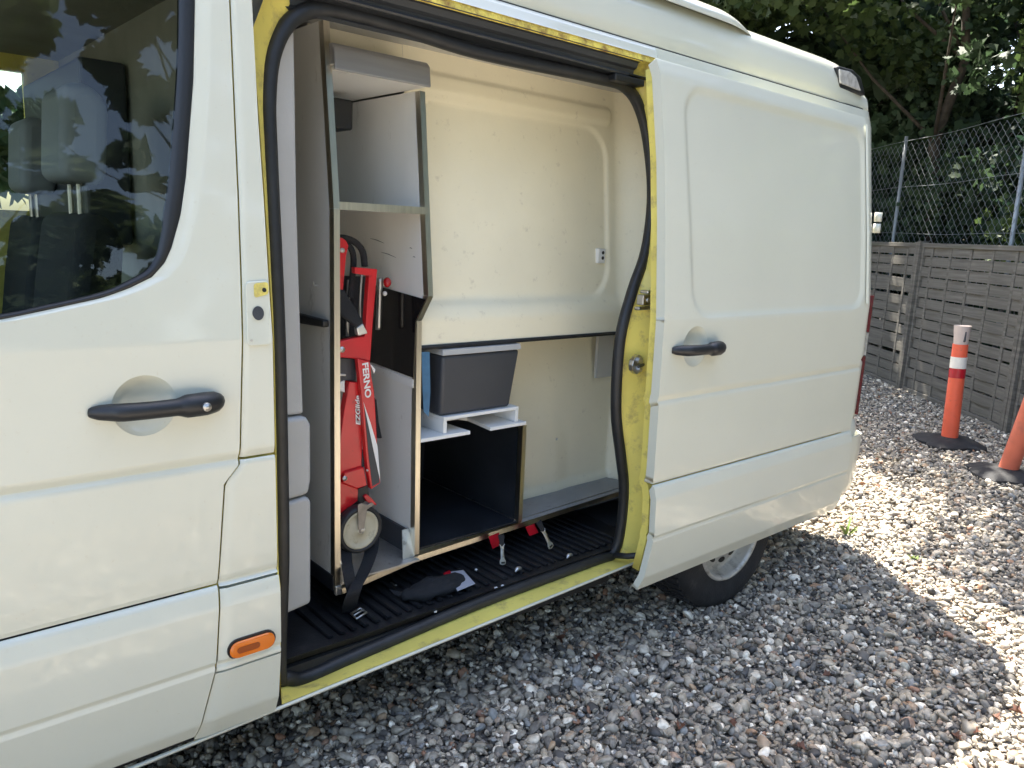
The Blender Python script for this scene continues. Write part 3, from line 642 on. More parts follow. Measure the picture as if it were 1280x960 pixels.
hp = [on('X', x, y, 1.10) for x, y in ((376, 391), (412, 400), (412, 409), (376, 403))]
obj('pull_strap', prism(hp, (-.022, 0, 0)), 'plastic', lpn, bevel=.005)
q = on('X', 397, 357, 1.10); obj('hook', tube([(1.0995, q[1], q[2]), (1.088, q[1], q[2]), (1.086, q[1], q[2]+.012)], .003, 6), 'zinc', lpn)
sh = obj('shelf', box(1.1165, 1.4245, 2.046, 2.69, 1.592, 1.607), 'board', shelf)
obj('shelf_edge', box(1.117, 1.424, 2.040, 2.0455, 1.588, 1.610), 'alu', sh)
obj('back_panel', box(1.1165, 1.4245, 2.70, 2.715, .43, 2.08), 'board', shelf)
val = obj('valance', prism([(1.112, y, z) for y, z in ((2.052, 1.966), (2.0625, 1.966), (2.0625, 1.979), (2.16, 1.979), (2.16, 2.040), (2.075, 2.040), (2.060, 2.026))], (.324, 0, 0)), 'valance', shelf, bevel=.008, seg=3)
obj('top_panel', box(1.1165, 1.4245, 2.064, 2.69, 1.966, 1.978), 'board', shelf)
q = on('Y', 424, 143, 2.4)
obj('speaker', box(1.117, q[0]+.03, 2.36, 2.46, q[2]-.05, q[2]+.045), 'plastic', shelf, bevel=.008)
for x, y in ((450, 152), (450, 211), (464, 269)):
    q = on('Y', x, y, 2.699); obj('screw_hole', lathe([(0, -.001), (.004, -.001), (.004, .002)], q, 8), 'blackprint', shelf)
# scuffs on the right-hand wall of the bay
for (x0, y0), (x1, y1) in (((463, 298), (480, 304)), ((476, 315), (495, 322)), ((512, 310), (515, 311)), ((516, 321), (519, 322)), ((430, 184), (438, 182)), ((455, 181), (463, 180))):
    a, b = on('X', x0, y0, 1.4245), on('X', x1, y1, 1.4245)
    if x0 < 470 and y0 < 200: a, b = on('Y', x0, y0, 2.6995), on('Y', x1, y1, 2.6995)
    mdl = (a+b)/2; d = b-a
    obj('scuff', tube([a, mdl+np.array((0, 0, .002)), b], [.0006, .0018, .0006], 5, flat=.7), 'blackprint', shelf)
kp_ = [(2.095, 1.062), (2.33, 1.072), (2.69, 1.085), (2.69, 1.36), (2.33, 1.345), (2.036, 1.325), (2.088, 1.252)]
obj('gloss_panel', prism([(1.4215, y, z) for y, z in kp_], (.003, 0, 0)), 'glossblack', shelf)
obj('light_batten', prism([(1.4205, y, z) for y, z in ((2.094, 1.028), (2.5, 1.05), (2.5, 1.072), (2.094, 1.056))], (.004, 0, 0)), 'brightboard', shelf)
bay = obj('bay_floor', box(1.117, 1.424, 2.035, 2.69, .440, .446), 'zinc', shelf)
obj('bay_kick', prism([(1.415, y, z) for y, z in ((2.12, .446), (2.69, .446), (2.69, .53), (2.10, .53))], (.009, 0, 0)), 'boxgrey', shelf)
obj('foot_bracket', prism([(1.375, 2.062, .447), (1.424, 2.066, .447), (1.424, 2.10, .535), (1.395, 2.10, .535)], (0, .004, 0)), 'zinc', shelf)
obj('foot_bracket', prism([(1.118, 2.030, .432), (1.15, 2.030, .447), (1.118, 2.045, .55)], (0, .004, 0)), 'zinc', shelf)
obj('foot_cap', box(1.098, 1.119, 2.014, 2.03, .415, .445), 'zinc', shelf, bevel=.003)
# dark cubby
cub = obj('cubby', merge(box(1.902, 1.916, 2.076, 2.73, .458, .842), box(1.4435, 1.902, 2.082, 2.73, .4555, .464), box(1.4435, 1.902, 2.70, 2.715, .464, .842), box(1.4435, 1.447, 2.09, 2.70, .464, .842)), 'darkboard', shelf)
obj('seam_strip', box(1.897, 1.902, 2.09, 2.70, .464, .468), 'steel', cub)
trim(1.902, 1.918, (2.072, .462), (2.074, .842), cub)
zt_ = .842
bp_ = [on('Z', x, y, zt_+.014)[:2] for x, y in ((523, 550), (588, 537.5), (583, 521), (607, 516), (614, 522), (613, 533.5), (657, 524))]
top = [(1.443, 2.072)]+[tuple(b) for b in bp_[1:3]]+[tuple(b) for b in bp_[3:6]]+[(1.918, 2.072), (1.918, 2.28), (1.443, 2.28)]
y_n = 2.072
n0 = on('Y', 588, 540, y_n)[0]; n1 = on('Y', 613, 534, y_n)[0]
top = [(1.443, y_n), (n0, y_n), (n0-.01, 2.24), (n0+.02, 2.268), (n1+.0, 2.268), (n1+.02, 2.23), (n1, y_n), (1.918, y_n), (1.918, 2.28), (1.443, 2.28)]
obj('top_board', prism([(x, y, zt_+.001) for x, y in top], (0, 0, .013)), 'brightboard', shelf, bevel=.0015)
obj('top_board_rear', box(1.443, 1.903, 2.2805, 2.70, zt_+.0005, zt_+.012), 'brightboard', shelf)
q = on('Y', 524, 545, 2.10); obj('knob', sphere((1.452, 2.11, zt_+.024), .010, 8), 'plastic', shelf, smooth=True)
ra = [(1.119, 2.014, .434), (1.43, 2.056, .449), (1.918, 2.068, .458), (2.62, 2.085, .47)]
rl = []
for (x, y, z) in ra: rl.append([(x, y, z), (x, y-.002, z-.018), (x, y+.012, z-.026), (x, y+.03, z-.024), (x, y+.035, z)])
obj('bottom_rail', grid([list(r) for r in zip(*rl)]), 'alu', shelf)
obj('floor_lip', grid([[(x, y, z+.001) for x, y, z in ((1.918, 2.072, .456), (2.62, 2.088, .468))], [(1.918, 2.30, .4575), (2.62, 2.30, .4575)]]), 'vinyl', shelf)

# ------------------------------------------------------------------ riser stool and grey box on it
rs = thing('riser_stool', 'low white board riser standing on the dark cubby under the grey box', 'riser', (1.65, 2.15, .856))
a = on('Z', 553, 541, .857); b = on('Z', 637, 524, .857)
rx0, rx1, ry = a[0]-.006, b[0]+.003, 2.085; rz = .857
htop = on('Y', 553, 522, ry)[2]
obj('leg', box(rx0, rx0+.014, ry, 2.27, rz, htop-.012), 'brightboard', rs)
obj('leg', box(rx1-.014, rx1, ry, 2.27, rz, htop-.012), 'brightboard', rs)
obj('top_plate', box(rx0, rx1, ry-.001, 2.275, htop-.0115, htop), 'brightboard', rs, bevel=.001)
bx = thing('storage_box', 'dark grey plastic storage box with light lid on the white riser', 'box', (1.65, 2.2, htop))
bl = on('Y', 551, 514, 2.095); br = on('Y', 638, 504, 2.095); bt = on('Y', 648, 432, 2.095)
bz0, bz1 = htop+.001, 1.128
fx0, fx1 = bl[0], br[0]
def fr_(x0, x1, x2, x3, y0, y1, z0, z1, ya, yb): return [(x0, ya, z0), (x1, ya, z0), (x1, yb, z0), (x0, yb, z0), (x2, y0, z1), (x3, y0, z1), (x3, y1, z1), (x2, y1, z1)], [(0, 1, 2, 3), (4, 5, 6, 7), (0, 1, 5, 4), (1, 2, 6, 5), (2, 3, 7, 6), (3, 0, 4, 7)]
obj('tub', fr_(fx0, fx1, fx0-.004, fx1+.028, 2.088, 2.60, bz0, bz1, 2.098, 2.58), 'boxgrey', bx, bevel=.012, seg=3, auto=40)
obj('lid', fr_(fx0-.008, fx1+.030, fx0-.006, fx1+.028, 2.084, 2.61, bz1+.001, bz1+.022, 2.082, 2.61), 'trimgrey', bx, bevel=.003)
tp = pxY([(527, 440), (537, 440), (538, 490), (536, 521), (530, 515), (528, 480)], 2.085)
obj('blue_tape', prism([(x, y, z) for x, y, z in tp], (0, .003, 0)), 'blue', bx)

# ------------------------------------------------------------------ stair chair
ch = thing('stair_chair', 'folded red evacuation stair chair with cream caster standing in the cabinet bay', 'stair chair', (1.22, 2.15, .45))
def part(name, px, Y, t, mt, par=ch, bevel=.003): return obj(name, prism(pxY(px, Y), (0, t, 0)), mt, par, bevel=bevel)
part('upper_bar', [(418, 299), (428, 297), (433, 301), (436, 307), (433, 320), (429, 364), (418, 364)], 2.13, .022, 'red')
part('frame', [(444, 334), (472, 336.5), (466, 408), (463, 452), (448, 449), (418, 446), (418, 428), (445, 422), (456, 420), (461.5, 345), (444, 342)], 2.12, .024, 'red')
fa = part('front_arm', [(447, 448), (463, 452), (464.5, 470), (468, 490), (470, 520), (472, 560), (475.7, 604), (464, 612), (460, 590), (457, 560), (453, 505)], 2.105, .022, 'red')
part('arm_inset', [(455.5, 508), (462, 530), (471, 565), (474.5, 603), (465.5, 608), (461, 572)], 2.1038, .001, 'boxgrey', fa, 0)
part('white_flash', [(454.5, 503), (463, 528), (472, 558), (475.5, 602), (467.5, 565)], 2.1025, .001, 'whiteprint', fa, 0)
ra_ = part('rear_arm', [(437, 477), (449, 478), (451, 500), (453, 560), (452, 584), (433, 592), (418, 597), (424, 560), (431, 510)], 2.125, .03, 'red')
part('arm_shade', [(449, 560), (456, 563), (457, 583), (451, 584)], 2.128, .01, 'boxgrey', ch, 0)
br_ = part('bracket', [(431, 591), (455, 584), (459, 607), (447, 611), (429, 604)], 2.112, .03, 'red')
part('lower_frame', [(418, 596), (429, 604), (448, 611), (449, 625), (440, 632), (418, 648)], 2.120, .04, 'red')
part('hub_block', [(448, 611), (460, 606), (462, 620), (452, 632), (447, 626)], 2.118, .03, 'plastic')
part('brake_lever', [(455, 621), (459, 618), (466, 624), (472, 632), (466, 631), (458, 627)], 2.108, .02, 'red')
part('control_box', [(418, 447), (445, 448), (445, 476), (418, 476)], 2.14, .05, 'boxgrey')
part('strut', [(418, 365), (431, 362), (455, 402), (453, 410), (444, 408), (418, 388)], 2.110, .02, 'webbing', ch, .006)
part('strut_end', [(446, 410), (454, 404.5), (459, 414), (460, 417), (448, 420)], 2.105, .02, 'zinc')
tb = lambda name, px, Y, r, mt: obj(name, tube(smoothpath(pxY(px, Y), 5), r, 10, up=(0, 1, 0)), mt, ch, smooth=True)
tb('handle_grip', [(418, 297), (432, 298), (444, 303), (453, 314), (456, 333)], 2.155, .0105, 'webbing')
tb('handle_grip', [(431, 303), (439, 311), (442, 325), (440, 350), (438, 372)], 2.165, .0095, 'webbing')
tb('frame_tube', [(452, 342), (450, 380), (450, 420)], 2.19, .004, 'steel')
tb('frame_tube', [(436, 350), (435, 380), (434, 420)], 2.21, .006, 'steel')
tb('side_rod', [(475, 347), (474, 380), (473, 412)], 2.24, .010, 'steel')
part('seat_sheet', [(418, 345), (462, 346), (458, 420), (418, 424)], 2.23, .02, 'webbing')
part('side_strap', [(465, 492), (471, 500), (474, 528), (478, 548), (472, 548), (468, 520)], 2.15, .015, 'webbing')
part('lever', [(463, 454), (470, 462), (468, 468)], 2.10, .008, 'whiteprint')
q = on('Y', 484, 353, 2.22)
obj('red_knob', sphere(q, .0135, 10, (1, 1, 1.25)), 'redplastic', ch, smooth=True)
obj('white_knob', sphere(on('Y', 481, 367, 2.21), .008, 8), 'whiteprint', ch, smooth=True)
for x, y, Y, r in ((428, 313, 2.128, .0075), (427.5, 437, 2.118, .0095), (431, 598, 2.110, .008), (459, 588, 2.103, .0035)):
    q = on('Y', x, y, Y); o = obj('bolt', lathe([(0, -.004), (r*.45, -.004), (r*.5, -.002), (r*.95, -.003), (r, .002)], q, 16), 'zinc', ch, smooth=True)
part('grip_pin', [(424, 467), (433, 467.5), (433, 470.5), (424, 470)], 2.135, .006, 'zinc')
part('side_plate', [(424, 479), (431, 475), (431.5, 491), (424, 489)], 2.138, .006, 'board')
# caster
wc = on('Y', 450.5, 662, 2.09); wr = abs(on('Y', 450, 633, 2.09)[2]-wc[2])
cs = obj('caster', lathe([(wr*.80, .0), (wr*.83, -.006), (wr*.92, -.009), (wr, -.002), (wr*1.01, .012), (wr, .026), (wr*.9, .03), (wr*.8, .03)], wc, 40), 'rubber', ch, smooth=True)
obj('wheel_disc', lathe([(0, -.004), (wr*.2, -.005), (wr*.25, .001), (wr*.55, .002), (wr*.68, .0), (wr*.75, -.006), (wr*.82, -.004), (wr*.82, .02)], wc, 40), 'wheelcream', cs, smooth=True)
obj('axle_bolt', lathe([(0, -.016), (.007, -.015), (.008, -.010), (.013, -.009), (.014, -.004)], wc, 6), 'zinc', cs)
obj('fork', prism(pxY([(447.5, 631), (453, 629), (459, 631), (465, 628), (468, 631), (459, 637), (457, 650), (454.5, 664), (454.5, 664), (450, 666), (448, 660)], 2.078), (0, .004, 0)), 'wornsteel', cs, bevel=.001)
# chair lettering
def text(s, name, par, p, q, cap, up, mt, bold=.0, shear=0):
    c = bpy.data.curves.new('t', 'FONT'); c.body = s; c.offset = bold; c.shear = shear; c.extrude = .004
    o = bpy.data.objects.new('t', c); COL.objects.link(o)
    dg = bpy.context.evaluated_depsgraph_get(); dg.update(); me = bpy.data.meshes.new_from_object(o.evaluated_get(dg))
    bpy.data.objects.remove(o)
    n = len(me.vertices); co = np.empty(n*3); me.vertices.foreach_get('co', co); co = co.reshape(-1, 3)
    x0, x1 = co[:, 0].min(), co[:, 0].max(); y0, y1 = co[:, 1].min(), co[:, 1].max()
    p = np.array(p); q = np.array(q); d = q-p; L = np.linalg.norm(d); d /= L
    u = np.array(up, float); u -= d*(u@d); u /= np.linalg.norm(u); nn = np.cross(d, u)
    nc = p+np.outer((co[:, 0]-x0)/(x1-x0)*L, d)+np.outer((co[:, 1]-y0)/(y1-y0)*cap, u)+np.outer(co[:, 2]*.1, nn)
    me.vertices.foreach_set('co', nc.ravel()); me.update(); me.name = name
    me.materials.clear(); me.materials.append(M[mt])
    o = bpy.data.objects.new(name, me); COL.objects.link(o); o.parent = par; o.matrix_parent_inverse = base_of(par); return o
text('FERNO', 'lettering', fa, on('Y', 452.5, 454.5, 2.1035), on('Y', 456.5, 498, 2.1035), .0225, (1, 0, 0), 'whiteprint', .028)
text('EZGlide', 'lettering', ra_, on('Y', 450.5, 531, 2.1225), on('Y', 449.5, 494, 2.1225), .0165, (-1, 0, 0), 'whiteprint', .025, .25)
text('EZGlide', 'lettering_shadow', ra_, on('Y', 451.7, 531.5, 2.1238), on('Y', 450.7, 494, 2.1238), .0165, (-1, 0, 0), 'blackprint', .05, .25)

# ------------------------------------------------------------------ loose things on the mat
def ribbon(path, wdir, wd, th=.003):
    P = [np.array(p, float) for p in path]; W = np.array(wdir, float); W /= np.linalg.norm(W)
    rows_ = []
    for s in (-.5, .5): rows_.append([p+W*wd*s for p in P])
    v, f = grid(rows_); return v, f
def strap(label, name, px, wd, wdir, grp=None, lift=0):
    p = [tuple(q) for q in px]
    return p
st1 = thing('webbing_strap', 'black webbing strap hanging from under the caster onto the mat', 'strap', (1.17, 2.02, .36))
p1 = [on('Y', 432, 668, 2.15), on('Y', 433, 692, 2.09), on('Y', 435, 715, 2.0), on('Y', 440, 738, 1.985)]
obj('strap_band', ribbon(smoothpath(p1, 5), (1, .1, 0), .040), 'webbing', st1, solid=.003, smooth=True)
p2 = [on('Y', 466, 662, 2.15), on('Y', 464, 690, 2.09), on('Y', 455, 715, 2.0), on('Y', 441, 742, 1.96), on('Z', 436, 762, .358)]
obj('strap_band', ribbon(smoothpath(p2, 5), (1, -.15, .25), .052), 'webbing', st1, solid=.003, smooth=True)
q = on('Z', 449, 768, .362)
obj('buckle', merge(tube([q+np.array(d) for d in ((-.02, -.02, 0), (.02, -.01, .004), (.015, .02, .008), (-.022, .012, .004))], .004, 6, True), tube([q+np.array((-.022, -.003, .004)), q+np.array((.02, .006, .008))], .003, 6)), 'steel', st1, smooth=True)
bag = thing('folded_strap_bag', 'black crumpled strap pouch lying on the ribbed mat by the cabinet', 'pouch', (1.3, 2.0, .36))
bc = on('Z', 543, 735, .37)
obj('pouch', sphere((bc[0], bc[1]+.0, .372), 1, 14, (.12, .045, .022)), 'webbing', bag, smooth=True)
o = bag.children[0]; t_ = bpy.data.textures.new('crumple', 'CLOUDS'); t_.noise_scale = .035
mo = o.modifiers.new('crumple', 'DISPLACE'); mo.texture = t_; mo.strength = .035; mo.mid_level = .4; mo.texture_coords = 'GLOBAL'
p3 = [on('Z', 490, 740, .366), on('Z', 515, 745, .37), on('Z', 530, 738, .375), on('Z', 560, 730, .375)]
obj('strap_band', ribbon(smoothpath(p3, 5), (.1, 1, .1), .04), 'webbing', bag, solid=.003, smooth=True)
q = on('Z', 492, 727, .385); obj('metal_tip', box(q[0]-.004, q[0]+.004, q[1]-.016, q[1]+.016, q[2]-.01, q[2]-.006), 'steel', bag, bevel=.002)
tagc = [on('Z', x, y, .372) for x, y in ((556, 716), (579, 713), (594, 730), (572, 739))]
cdt = thing('card_tag', 'pale grey card tag with a red corner lying on the black pouch', 'tag', tuple(np.mean(tagc, axis=0)))
obj('card', prism(tagc, (0, 0, .0015)), 'paper', cdt)
obj('red_corner', prism([on('Z', x, y, .375) for x, y in ((554, 717), (562, 713), (565, 718), (558, 722))], (0, 0, .001)), 'refred', cdt)
def clasp(px_top, px_bot, red, label):
    a = on('Y', *px_top, 2.00); b = on('Y', *px_bot, 1.975)
    t = thing('belt_clasp', label, 'buckle', tuple(b))
    d = (b-a); L = np.linalg.norm(d); d /= L; s = np.array((1., 0, 0)); s -= d*(s@d); s /= np.linalg.norm(s); n = np.cross(d, s)
    def loc(u, v): return a+s*u+d*v*L
    out = [loc(u, v) for u, v in ((-.014, 0), (-.009, .08), (-.007, .2), (-.008, .7), (-.014, .82), (-.013, .97), (0, 1.02), (.013, .97), (.014, .82), (.008, .7), (.007, .2), (.009, .08), (.014, 0), (.009, .02), (.004, .10), (-.004, .10), (-.009, .02))]
    obj('clasp_plate', prism(out, n*.004), 'zinc', t, bevel=.001)
    obj('clasp_slot', prism([loc(u, v)-n*.0012 for u, v in ((-.008, .86), (.008, .86), (.008, .94), (-.008, .94))], n*.0065), 'blackprint', t)
    obj('clasp_spring', prism([loc(u, v)-n*.004 for u, v in ((-.005, .25), (.005, .25), (.005, .65), (-.005, .65))], n*.012), 'steel', t, bevel=.002)
    obj('webbing_tail', prism([loc(u, v) for u, v in ((-.016, -.45), (.012, -.45), (.008, .05), (-.008, .05))], n*.003), 'webbing', t)
    obj('red_webbing', prism(pxY(red, 2.03), (0, .003, 0)), 'refred', t)
    return t
clasp((627, 680), (628, 706), [(611, 671), (624, 666), (624, 682), (616, 686)], 'zinc belt clasp hanging over the mat beside a red webbing end, next to the pouch')
clasp((678, 662), (689, 685), [(657, 659), (668, 655), (673, 666), (662, 670)], 'zinc belt clasp hanging tilted over the mat near the rear door post')
for x, y, lab in ((648, 713, 'small bright metal clip lying on the mat below the upright belt clasp'), (712, 696, 'small bright metal clip lying on the mat near the rear door post')):
    q = on('Z', x, y, .362)
    tag(obj('metal_clip', tube(smoothpath([q+np.array(d) for d in ((-.018, -.004, 0), (-.008, .0, .006), (.004, .002, .006), (.014, .0, .003))], 3), [.003, .004, .006, .0075, .008, .008, .0075, .007, .006, .004], 8), 'zinc', smooth=True), lab, 'clip')
for i, (x, y) in enumerate(((620, 735), (628, 732), (544, 764), (595, 712))):
    q = on('Z', x, y, .36)
    v, f = sphere(q, .006, 5, (1, .8, .6)); v = [tuple(np.array(a)+rng.normal(size=3)*.0008) for a in v]
    tag(obj('mat_pebble', (v, f), 'brightboard'), 'tiny pale pebble carried onto the black rubber mat', 'pebble', 'pebbles on the rubber mat')

# ------------------------------------------------------------------ wooden fence
P1 = np.array((9.015, 3.555)); P2 = np.array((7.724, 2.097)); u = P2-P1; PL = np.linalg.norm(u); u /= PL
FA = math.atan2(u[1], u[0]); back = np.array((-u[1], u[0]))
if back@P1 < 0: back = -back
FM = Matrix.Translation((P1[0], P1[1], 0)) @ Matrix.Rotation(FA, 4, 'Z')
fence = thing('wooden_fence', 'weathered grey woven slat fence along the gravel yard', 'fence', (P1[0], P1[1], 0)); fence.rotation_euler.z = FA
def addf(name, vf, mt, par, loc=(0, 0, 0), rot=0, bevel=0, smooth=False, mesh=None):
    if mesh is None:
        o = obj(name, vf, mt, None, bevel=bevel, smooth=smooth)
    else:
        o = bpy.data.objects.new(name, mesh); COL.objects.link(o)
    o.location = loc; o.rotation_euler = (0, rot, 0)
    if par is not None: o.parent = par
    return o
FH = 1.63
def slat_mesh(ph):
    P = []
    for z in (-.050, .050):
        P.append([(x, (.011)*ph*math.cos((x/1.80)*math.pi*5)*1.0-.004, z) for x in np.linspace(.02, 1.80, 26)])
    v, f = grid(P); n = len(v); v = v+[(a, b+.008, c) for a, b, c in v]; f = f+[tuple(i+n for i in q[::-1]) for q in f]
    m_ = 26
    for i in range(m_-1): f += [(i, i+n, i+1+n, i+1), (m_+i, m_+i+1, m_+i+1+n, m_+i+n)]
    return v, f
sm = [obj('slat', slat_mesh(p), 'wood') for p in (1, -1)]
smesh = [o.data for o in sm]
for o in sm: bpy.data.objects.remove(o)
bt_ = obj('batten', box(-.018, .018, -.010, .010, .03, FH-.05), 'wood'); bmesh_ = bt_.data; bpy.data.objects.remove(bt_)
pm_ = obj('fence_post', merge(box(-.05, -.008, -.045, .045, -.05, FH+.01), box(.008, .05, -.05, .045, -.05, FH+.02), box(-.008, .008, -.03, .045, -.05, FH)), 'wood'); pmesh = pm_.data; bpy.data.objects.remove(pm_)
for k in range(-2, 3):
    x0 = k*PL+.06
    fp = addf('fence_panel', merge(box(0, PL-.12, -.025, .025, FH-.045, FH), box(0, PL-.12, -.022, .022, .01, .055), box(0, .04, -.022, .022, .055, FH-.045), box(PL-.16, PL-.12, -.022, .022, .055, FH-.045)), 'wood', fence, (x0, 0, 0), bevel=.003)
    nr = 14
    for r in range(nr):
        tilt = random.gauss(0, .004)
        if k == -1 and r in (3, 9, 10): tilt = .018*(-1)**r
        addf('slat', None, None, fp, (random.uniform(-.005, .005), random.uniform(-.003, .003), .11+r*(FH-.17)/(nr-1)*.985), tilt, mesh=smesh[(r+k) % 2])
    for j in range(5): addf('batten', None, None, fp, (.02+1.78*(j+.5)/5, 0, 0), random.gauss(0, .003), mesh=bmesh_)
for k in range(-2, 4): addf('fence_post', None, None, fence, (k*PL, 0, 0), random.gauss(0, .006), mesh=pmesh)
# ------------------------------------------------------------------ chain-link fence behind it
cl = thing('chain_link_fence', 'galvanised chain link fence rising behind the wooden slat fence', 'fence', (P1[0], P1[1], 0)); cl.rotation_euler.z = FA
W = .060; zb0, zt0 = .9, 2.86; strands = []; X0, X1 = -3.9, 6.0
nz = int((zt0-zb0)/(W/1.0))
V, Fc = [], []
for s in range(int((X1-X0)/W)):
    x = X0+s*W
    prev = None
    for j in range(nz+1):
        sg = 1 if (j+s) % 2 else -1
        zz = zb0+j*W/1.0; xx = x+sg*W*.52+.01*math.sin(zz*3+x); yy = .28+sg*.003+.02*math.sin(x*2.1+zz)
        r = .0021; b0 = len(V)
        V += [(xx-r, yy, zz), (xx+r, yy-r, zz), (xx+r, yy+r, zz)]
        if prev is not None:
            for q in range(3): Fc.append((prev+q, prev+(q+1) % 3, b0+(q+1) % 3, b0+q))
        prev = b0
mw = addf('wire_mesh', (V, Fc), 'wire', cl); mw['kind'] = 'stuff'
for k in range(-1, 3): addf('steel_post', tube([(k*2.4+1.05, .33, -.05), (k*2.4+1.0, .33, 2.92)], .022, 8), 'wire', cl, smooth=True)
for z in (1.75, 2.3, 2.85): addf('line_wire', tube([(x, .275+.02*math.sin(x*2.1+z), z-.015*math.sin((x-1)*math.pi/2.4)**2) for x in np.linspace(X0, X1, 50)], .0022, 5), 'wire', cl)

# ------------------------------------------------------------------ traffic posts
def traffic_post(base, top, mats, label, rot):
    t = thing('traffic_post', label, 'traffic post', (base[0], base[1], 0), 'orange marker posts by the fence')
    B = np.array((base[0], base[1], .05)); T = np.array(top); ax = T-B; L = np.linalg.norm(ax)
    def seg(name, a, b, r0, r1, mt, sq=1.0, par=t):
        ps = [B+ax*(a+(b-a)*i/6) for i in range(7)]
        return obj(name, tube(ps, list(np.linspace(r0, r1, 7)), 20, flat=sq, up=(0, 1, 0)), mt, par, smooth=False, auto=40)
    po = seg('post', 0, .84, .062, .056, mats[0])
    seg('grip_tip', .8405, 1.0, .0555, .068, mats[1], .9)
    seg('red_band', .55, .63, .0605, .0600, 'refred'); seg('white_band', .633, .73, .0600, .0595, 'refwhite')
    s = np.array((Xd[0]*0+.66, -.75, 0))
    q = B+ax*.91
    obj('grip_slot', prism([q+np.array(d) for d in ((-.012, -.0, -.05), (.012, -.0, -.05), (.012, -.0, .05), (-.012, -.0, .05))], (0, .001, 0)) if False else box(q[0]-.045, q[0]+.02, q[1]-.046, q[1]-.02, q[2]-.042, q[2]+.042), 'boxgrey', po, bevel=.004)
    pts = []
    for k in range(24):
        a = 2*math.pi*k/24+rot; rr = .26*(1+.10*math.cos(4*a)+.05*math.cos(2*a+1))
        if k % 6 == 3: rr *= .82
        pts.append((base[0]+rr*math.cos(a), base[1]+rr*math.sin(a)))
    n = len(pts)
    v = [(x, y, .002) for x, y in pts]+[(x, y, .030) for x, y in pts]+[(base[0]+(x-base[0])*.8, base[1]+(y-base[1])*.8, .055) for x, y in pts]+[(base[0]+(x-base[0])*.35, base[1]+(y-base[1])*.35, .075) for x, y in pts]
    f = [tuple(range(n-1, -1, -1)), tuple(range(3*n, 4*n))]+[(r*n+i, r*n+(i+1) % n, (r+1)*n+(i+1) % n, (r+1)*n+i) for r in range(3) for i in range(n)]
    obj('rubber_foot', (v, f), 'tyre', t, auto=30)
b1 = on('Z', 1186, 552, .03); t1 = on('X', 1203, 407, b1[0]+.0); t1 = np.array((b1[0]+.03, t1[1], t1[2]))
traffic_post(b1, on('X', 1203.5, 407, b1[0]), ('orange', 'fadedwhite'), 'bright orange marker post with bleached grip top standing before the slat fence', .3)
b2 = on('Z', 1259, 592, .03)
traffic_post(b2, on('X', 1325, 408, b2[0]-.05), ('fadedorange', 'fadedwhite'), 'faded brownish orange marker post leaning over its rubber foot', 1.1)

# ------------------------------------------------------------------ vegetation
def leaf_mat(name, dark, light):
    mt, n, b = nodes(name); o = n.nodes['Material Output']
    at = n.nodes.new('ShaderNodeAttribute'); at.attribute_name = 'tone'
    r = n.nodes.new('ShaderNodeValToRGB'); r.color_ramp.elements[0].color = (*dark, 1); r.color_ramp.elements[1].color = (*light, 1)
    n.links.new(at.outputs['Fac'], r.inputs[0]); n.links.new(r.outputs[0], b.inputs['Base Color']); b.inputs['Roughness'].default_value = .65
    tl_ = n.nodes.new('ShaderNodeBsdfTranslucent'); mx = n.nodes.new('ShaderNodeMixShader'); mx.inputs[0].default_value = .38
    n.links.new(r.outputs[0], tl_.inputs[0]); n.links.new(b.outputs[0], mx.inputs[1]); n.links.new(tl_.outputs[0], mx.inputs[2]); n.links.new(mx.outputs[0], o.inputs[0])
    return mt
LM = [leaf_mat('leaf_dark', (.032, .062, .030), (.078, .125, .055)), leaf_mat('leaf_mid', (.040, .072, .024), (.105, .155, .045)), leaf_mat('leaf_blue', (.028, .058, .036), (.062, .105, .055))]
LOBE = np.array([(0, -.5), (.22, -.30), (.48, -.12), (.26, .06), (.34, .32), (.12, .24), (0, .55), (-.12, .24), (-.34, .32), (-.26, .06), (-.48, -.12), (-.22, -.30)])
OVAL = np.array([(0, -.5), (.24, -.2), (.22, .15), (0, .5), (-.22, .15), (-.24, -.2)])
def leaves(centres, size, shape, up=.5):
    n = len(centres); k = len(shape)
    nrm = rng.normal(size=(n, 3)); nrm[:, 2] += up; nrm /= np.linalg.norm(nrm, axis=1)[:, None]
    t = rng.normal(size=(n, 3)); t -= nrm*(t*nrm).sum(1)[:, None]; t /= np.linalg.norm(t, axis=1)[:, None]; s = np.cross(nrm, t)
    sc = size*np.exp(rng.normal(0, .25, n))
    v = centres[:, None, :]+(shape[None, :, 0, None]*s[:, None, :]+shape[None, :, 1, None]*t[:, None, :])*sc[:, None, None]
    v -= nrm[:, None, :]*(np.abs(shape[None, :, 0, None])**1.5)*.5*sc[:, None, None]
    return v.reshape(-1, 3), n, k
def leaf_object(name, parent, centres, size, shape, mt, tone):
    v, n, k = leaves(centres, size, shape)
    me = bpy.data.meshes.new(name); me.vertices.add(n*k); me.vertices.foreach_set('co', v.astype(np.float32).ravel())
    me.loops.add(n*k); me.loops.foreach_set('vertex_index', np.arange(n*k, dtype=np.int32))
    me.polygons.add(n); me.polygons.foreach_set('loop_start', np.arange(0, n*k, k, dtype=np.int32)); me.polygons.foreach_set('loop_total', np.full(n, k, np.int32))
    a = me.attributes.new('tone', 'FLOAT', 'FACE'); a.data.foreach_set('value', np.clip(tone, 0, 1).astype(np.float32))
    me.update(calc_edges=True); me.materials.append(mt)
    o = bpy.data.objects.new(name, me); COL.objects.link(o); o.parent = parent; o.matrix_parent_inverse = base_of(parent); return o
